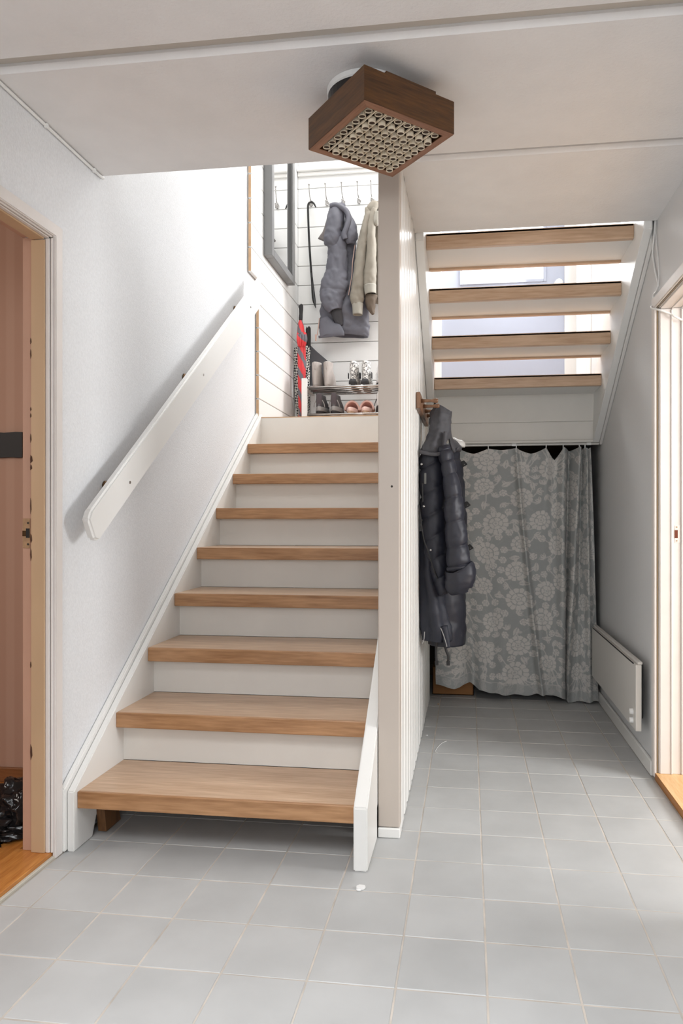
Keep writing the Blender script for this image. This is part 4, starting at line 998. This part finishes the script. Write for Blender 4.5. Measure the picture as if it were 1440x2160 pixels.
# ------------------------------------------------------------------ umbrellas
c6 = lambda x, y: (610 + x * .13889, 620 + y * .13889)
def up_(x, y, Y): return at(*c6(x, y), Y)
def tilt_tube(parent, name, pts, Y, m, n=24, folds=0, fk=8, seed=0, base=None, wr=0, y2=None):
    b_ = BM(); path = []
    for x, y, rr in pts:
        c = up_(x, y, Y); path.append((c.x, c.y, c.z, rr, rr))
    sweep(b_, path, n=n, m=8, folds=folds, fk=fk, seed=seed, wr=wr)
    return obj(name, b_, m, parent, smooth=True, base=base)
ZF = ZL
um = thing('umbrella', (up_(160, 1860, 4.96).x, 4.96, ZL), 'red and grey striped folded umbrella with black straight handle in the corner', 'umbrella')
o = tilt_tube(um, 'handle', [(165, 172, .010), (172, 182, .017), (178, 230, .015), (176, 300, .013), (172, 360, .014), (172, 400, .013)], 4.96, M['foam'], n=16)
o = tilt_tube(um, 'tie_band', [(172, 398, .010), (172, 470, .020), (174, 540, .024), (176, 620, .027)], 4.96, M['redgrey'], n=24, folds=.06, fk=8, base=(up_(172, 500, 4.96).x, 4.96, ZL))
o = tilt_tube(um, 'canopy', [(178, 600, .030), (190, 660, .034), (185, 780, .026), (184, 900, .027), (186, 1050, .027), (184, 1250, .026), (176, 1450, .022), (168, 1650, .016), (160, 1850, .010), (152, 2300, .006)], 4.96, M['redgrey'], n=40, folds=.14, fk=5, base=(up_(180, 1000, 4.96).x, 4.96, ZL), seed=1)
b_ = BM(); 
for x in (130, 165, 210, 248):
    sweep(b_, [tuple(up_(x, 620, 4.93)) + (.008, .010), tuple(up_(x + 4, 700, 4.925)) + (.011, .010), tuple(up_(x * .7 + 55, 800, 4.935)) + (.007, .006)], n=12, m=5)
obj('canopy_tips', b_, M['redgrey'], um, smooth=True)
um2 = thing('umbrella', (up_(230, 1860, 5.06).x, 5.06, ZL), 'black and white checked folded umbrella behind the red one', 'umbrella')
tilt_tube(um2, 'handle', [(285, 522, .017), (287, 535, .018), (289, 650, .018), (286, 780, .018), (284, 810, .012)], 5.06, M['foam'], n=18)
b_ = BM(); sweep(b_, [tuple(up_(190, 800, 5.06)) + (.055, .03), tuple(up_(195, 860, 5.06)) + (.06, .035), tuple(up_(190, 1050, 5.06)) + (.060, .035), tuple(up_(190, 1300, 5.06)) + (.056, .035), tuple(up_(200, 1600, 5.06)) + (.052, .03), tuple(up_(215, 1850, 5.06)) + (.045, .025)], n=40, m=8, folds=.06, fk=9, wr=.006, seed=4)
obj('canopy', b_, M['hound'], um2, smooth=True)
bagc = thing('cloth_bag', (up_(400, 1300, 5.11).x, 5.11, ZL), 'dark grey cloth shopping bag drooping behind the grey boots', 'bag')
b_ = BM(); P_ = [up_(x, y, 5.13) for x, y in ((318, 780), (420, 880), (590, 1025), (560, 1200), (540, 1500), (330, 1500), (312, 1150))]
prism(b_, [(p.x, p.z) for p in P_], 'Y', 5.10, 5.145, bev=.008)
obj('bag_body', b_, M['greycloth'], bagc, smooth=False)

# ------------------------------------------------------------------ shoe rack
RKY0, RKY1 = 4.80, 5.08
rx0 = up_(232, 1600, RKY0).x; rx1 = -.42
zt_ = up_(500, 1412, RKY0).z; zb_ = up_(500, 1830, RKY0).z; ztop_ = up_(232, 1285, RKY0).z
rk = thing('shoe_rack', ((rx0 + rx1) / 2, 4.94, ZL), 'two-tier shoe rack with white ends and chrome rods on landing', 'shoe rack')
for sx in (rx0, rx1):
    for yy in (RKY0, RKY1):
        obj('leg', Box(sx - .019, sx + .019, yy - .012, yy + .012, ZL, ztop_, bev=.002), M['plastic'], rk)
    for zz in (zt_, zb_): obj('end_bar', Box(sx - .012, sx + .012, RKY0 + .012, RKY1 - .012, zz - .012, zz + .012, bev=.002), M['plastic'], rk)
for zz in (zt_, zb_):
    for k in range(5):
        b_ = BM(); yy = RKY0 + (RKY1 - RKY0) * k / 4
        lathe(b_, [(.0075, rx0 + .0125), (.0075, rx1 - .0125)], (0, yy, zz), 12, 'X'); obj('rod', b_, M['chrome'], rk, smooth=True)

# ------------------------------------------------------------------ shoes
WS = 1.0
def foot(t, L_, W_f):                                     # outline of a sole, heel at t=0 facing -y
    a = 2 * PI * t; x = math.sin(a); y = -math.cos(a)
    w = WS * W_f * (.80 + .14 * y - .06 * math.cos(2 * a) * (1 if y > 0 else .6))
    return x * w, y * L_ / 2
def shoe_rings(bm, rings, cx, cy, z0, n=36, toe=0):
    rows = []
    for (z, Ls, Ws, sh_) in rings:
        rows.append([bm.verts.new((cx + foot(i / n, Ls, Ws)[0], cy + sh_ + foot(i / n, Ls, Ws)[1], z0 + z)) for i in range(n)])
    fs = []
    for a, b2 in zip(rows, rows[1:]):
        for i in range(n): fs.append(bm.faces.new((a[i], a[(i + 1) % n], b2[(i + 1) % n], b2[i])))
    fs.append(bm.faces.new(rows[0][::-1])); fs.append(bm.faces.new(rows[-1]))
    bmesh.ops.recalc_face_normals(bm, faces=fs); return bm
def dense(r, m=4): return [tuple(q) for q in crom(r, m)]
RT = .0085
def boot(cx, z, label, mir):
    global WS; WS = .80
    t = thing('ankle_boot', (cx, 4.95, z), label, 'boot', 'pair of grey boots on the rack')
    b_ = BM(); shoe_rings(b_, [(0, .24, .050, 0), (.012, .245, .052, 0)], cx, 4.95, z); obj('sole', b_, M['suede'], t)
    b_ = BM(); shoe_rings(b_, dense([(.0125, .238, .050, 0), (.05, .235, .056, 0), (.085, .19, .055, -.022), (.11, .125, .050, -.052), (.14, .105, .046, -.060), (.17, .108, .049, -.058), (.172, .10, .045, -.058), (.14, .09, .038, -.058), (.06, .08, .03, -.055)], 5), cx, 4.95, z); obj('upper', b_, M['suede'], t, smooth=True)
    b_ = BM(); wire(b_, [(cx, 4.834, z + .172), (cx, 4.829, z + .145), (cx, 4.836, z + .12)], .0035, 8, 5); obj('back_seam', b_, M['suede'], t, smooth=True)
bx1, bx2 = up_(418, 1300, 4.9).x, up_(592, 1300, 4.9).x
boot(bx1, zt_ + RT, 'left boot of the grey suede pair on the top shelf', 1); boot(bx2, zt_ + RT, 'right boot of the grey suede pair on the top shelf', -1)
def snakes(cx, z, label):
    global WS; WS = .74
    t = thing('sneaker', (cx, 4.95, z), label, 'sneaker', 'pair of snake-print sneakers on the rack')
    b_ = BM(); shoe_rings(b_, dense([(0, .245, .046, 0), (.010, .248, .049, 0), (.014, .245, .047, 0)], 3), cx, 4.95, z); obj('sole', b_, M['snk_dark'], t, smooth=True)
    b_ = BM(); shoe_rings(b_, dense([(.0142, .242, .048, 0), (.05, .24, .055, 0), (.08, .20, .054, -.018), (.11, .13, .050, -.050), (.14, .105, .048, -.060), (.168, .10, .046, -.060), (.170, .09, .04, -.06), (.14, .08, .034, -.06), (.06, .07, .03, -.055)], 5), cx, 4.95, z); obj('upper', b_, M['snake'], t, smooth=True)
    b_ = BM(); sweep(b_, [(cx, 4.840, z + .012, .028, .012), (cx, 4.835, z + .030, .027, .012), (cx, 4.840, z + .046, .020, .009)], n=20, m=5); obj('heel_tab', b_, M['snk_dark'], t, smooth=True)
    for s_x in (-1, 1): obj('side_strap', Box(cx + s_x * .0395 - .002, cx + s_x * .0395 + .002, 4.88, 4.91, z + .062, z + .10, bev=.001), M['snk_dark'], t)
snakes(up_(985, 1300, 4.9).x, zt_ + RT, 'left snake-print sneaker with black heel on the top shelf')
snakes(up_(1168, 1300, 4.9).x, zt_ + RT, 'right snake-print sneaker with black heel on the top shelf')
def runner(cx, z, label, up='snk', mid='snk_grey', sole='snk_dark', tong='snk_wine', grp='pair of dark running shoes'):
    global WS; WS = .86
    t = thing('running_shoe', (cx, 4.95, z), label, 'shoe', grp)
    b_ = BM(); shoe_rings(b_, dense([(0, .25, .046, 0), (.012, .258, .056, 0), (.020, .262, .058, 0)], 3), cx, 4.95, z); obj('outsole', b_, M[sole], t, smooth=True)
    b_ = BM(); shoe_rings(b_, dense([(.0202, .264, .060, 0), (.036, .264, .061, 0), (.052, .254, .057, 0)], 3), cx, 4.95, z); obj('midsole', b_, M[mid], t, smooth=True)
    b_ = BM(); shoe_rings(b_, dense([(.0522, .250, .055, 0), (.068, .242, .056, 0), (.084, .20, .053, -.018), (.10, .135, .049, -.045), (.118, .115, .045, -.055), (.130, .112, .043, -.056), (.131, .10, .033, -.056), (.10, .085, .028, -.055), (.06, .08, .025, -.05)], 5), cx, 4.95, z); obj('upper', b_, M[up], t, smooth=True)
    b_ = BM(); sweep(b_, [(cx, 4.838, z + .052, .018, .006), (cx, 4.835, z + .09, .020, .007), (cx, 4.832, z + .128, .019, .006), (cx, 4.834, z + .142, .014, .004)], n=16, m=5); obj('heel_counter', b_, M[tong], t, smooth=True)
    b_ = BM()
    for s_x in (-1, 1): wire(b_, [(cx + s_x * .022, 4.834, z + .095), (cx + s_x * .034, 4.838, z + .07), (cx + s_x * .038, 4.842, z + .048)], .003, 8, 5)
    obj('piping', b_, M[mid], t, smooth=True)
runner(up_(482, 1700, 4.9).x, zb_ + RT, 'left dark grey running shoe of the pair on the bottom shelf'); runner(up_(702, 1700, 4.9).x, zb_ + RT, 'right dark grey running shoe beside the pink slippers')
M['white_shoe'] = mat('white_leather', rgb(228, 228, 228), .6)
runner(up_(1395, 1720, 4.9).x, zb_ + RT, 'white and black shoe half behind the post on bottom shelf', 'white_shoe', 'snk_dark', 'snk_dark', 'white_shoe', 'shoes half hidden by the post')
runner(up_(1400, 1300, 4.9).x, zt_ + RT, 'pale shoe half behind the post on the top shelf', 'white_shoe', 'white_shoe', 'snk_dark', 'white_shoe', 'shoes half hidden by the post')
def slipper(cx, z, label, mir):
    global WS; WS = .78
    t = thing('slipper', (cx, 4.95, z), label, 'slipper', 'pair of pink slippers on the rack')
    b_ = BM(); shoe_rings(b_, dense([(0, .235, .046, 0), (.012, .242, .052, 0), (.016, .242, .052, 0)], 3), cx, 4.95, z); obj('sole', b_, M['beigesole'], t, smooth=True)
    b_ = BM(); shoe_rings(b_, dense([(.0162, .246, .056, 0), (.03, .25, .060, 0), (.044, .24, .056, 0), (.045, .19, .044, 0), (.036, .18, .04, 0)], 3), cx, 4.95, z); obj('footbed', b_, M['pinkpale'], t, smooth=True)
    b_ = BM(); n1, n2 = 20, 10; rows = []
    for j in range(n2 + 1):
        yy = 4.93 + .13 * j / n2; rr = .049 * math.sqrt(max(.05, 1 - (max(0, j / n2 - .35) / .68) ** 2)); hh = (.058 - .030 * (j / n2))
        rows.append([b_.verts.new((cx + .86 * rr * math.cos(PI * i / n1), yy + mir * .01 * math.cos(PI * i / n1), z + .036 + hh * math.sin(PI * i / n1))) for i in range(n1 + 1)])
    for a, b2 in zip(rows, rows[1:]):
        for i in range(n1): b_.faces.new((a[i], a[i + 1], b2[i + 1], b2[i]))
    o = obj('strap', b_, M['pink'], t, smooth=True); q = o.modifiers.new('thick', 'SOLIDIFY'); q.thickness = .012; q.offset = -1
    b_ = BM(); sweep(b_, [(cx, 4.88, z + .041, .032, .004), (cx, 4.95, z + .043, .034, .004), (cx, 5.03, z + .041, .03, .004)], n=14, m=4); obj('insole', b_, M['pinkdeep'], t, smooth=True)
slipper(up_(940, 1730, 4.9).x, zb_ + RT, 'left pink foam slipper next to the dark running shoes', 1); slipper(up_(1165, 1730, 4.9).x, zb_ + RT, 'right pink foam slipper nearest the white post', -1)

# ------------------------------------------------------------------ bits on the floor
def floor_pt(x, y):
    d = ray(x, y); t = CAM_H / -d.z; return Vector((0, 0, CAM_H)) + d * t
c = floor_pt(761, 1875)
b_ = BM(); pl = [(-.012, -.006), (.008, -.009), (.013, .002), (.010, .012), (-.006, .014), (-.014, .006)]
prism(b_, [(c.x + a_, c.y + b2) for a_, b2 in pl], 'Z', .0004, .006, bev=.001); ball(b_, (c.x - .004, c.y - .012, .003), .008, .004, .0028, 8, 6)
tag(obj('paper_scrap', b_, M['paper'], base=(c.x, c.y, 0)), 'small crumpled white paper scrap on floor before the stair foot', 'scrap')
b_ = BM(); wire(b_, [tuple(floor_pt(x, y).xy) + (.0015,) for x, y in ((942, 1564), (932, 1568), (922, 1578), (918, 1586), (922, 1589))], .0012, 6, 6)
tag(obj('thread', b_, M['paper'], smooth=True), 'thin white thread curled on the tiles by the partition', 'thread')
for i, (x, y, lab) in enumerate(((924, 1486, 'tiny tan crumb on the dark tiles near the curtain'), (900, 1552, 'tiny white crumb beside the foot of the boarded partition'))):
    c = floor_pt(x, y); b_ = BM(); ball(b_, (c.x, c.y, .0025), .006, .004, .0025, 10, 6)
    tag(obj('crumb', b_, M['rawply'] if i == 0 else M['paper'], base=(c.x, c.y, 0)), lab, 'crumb')
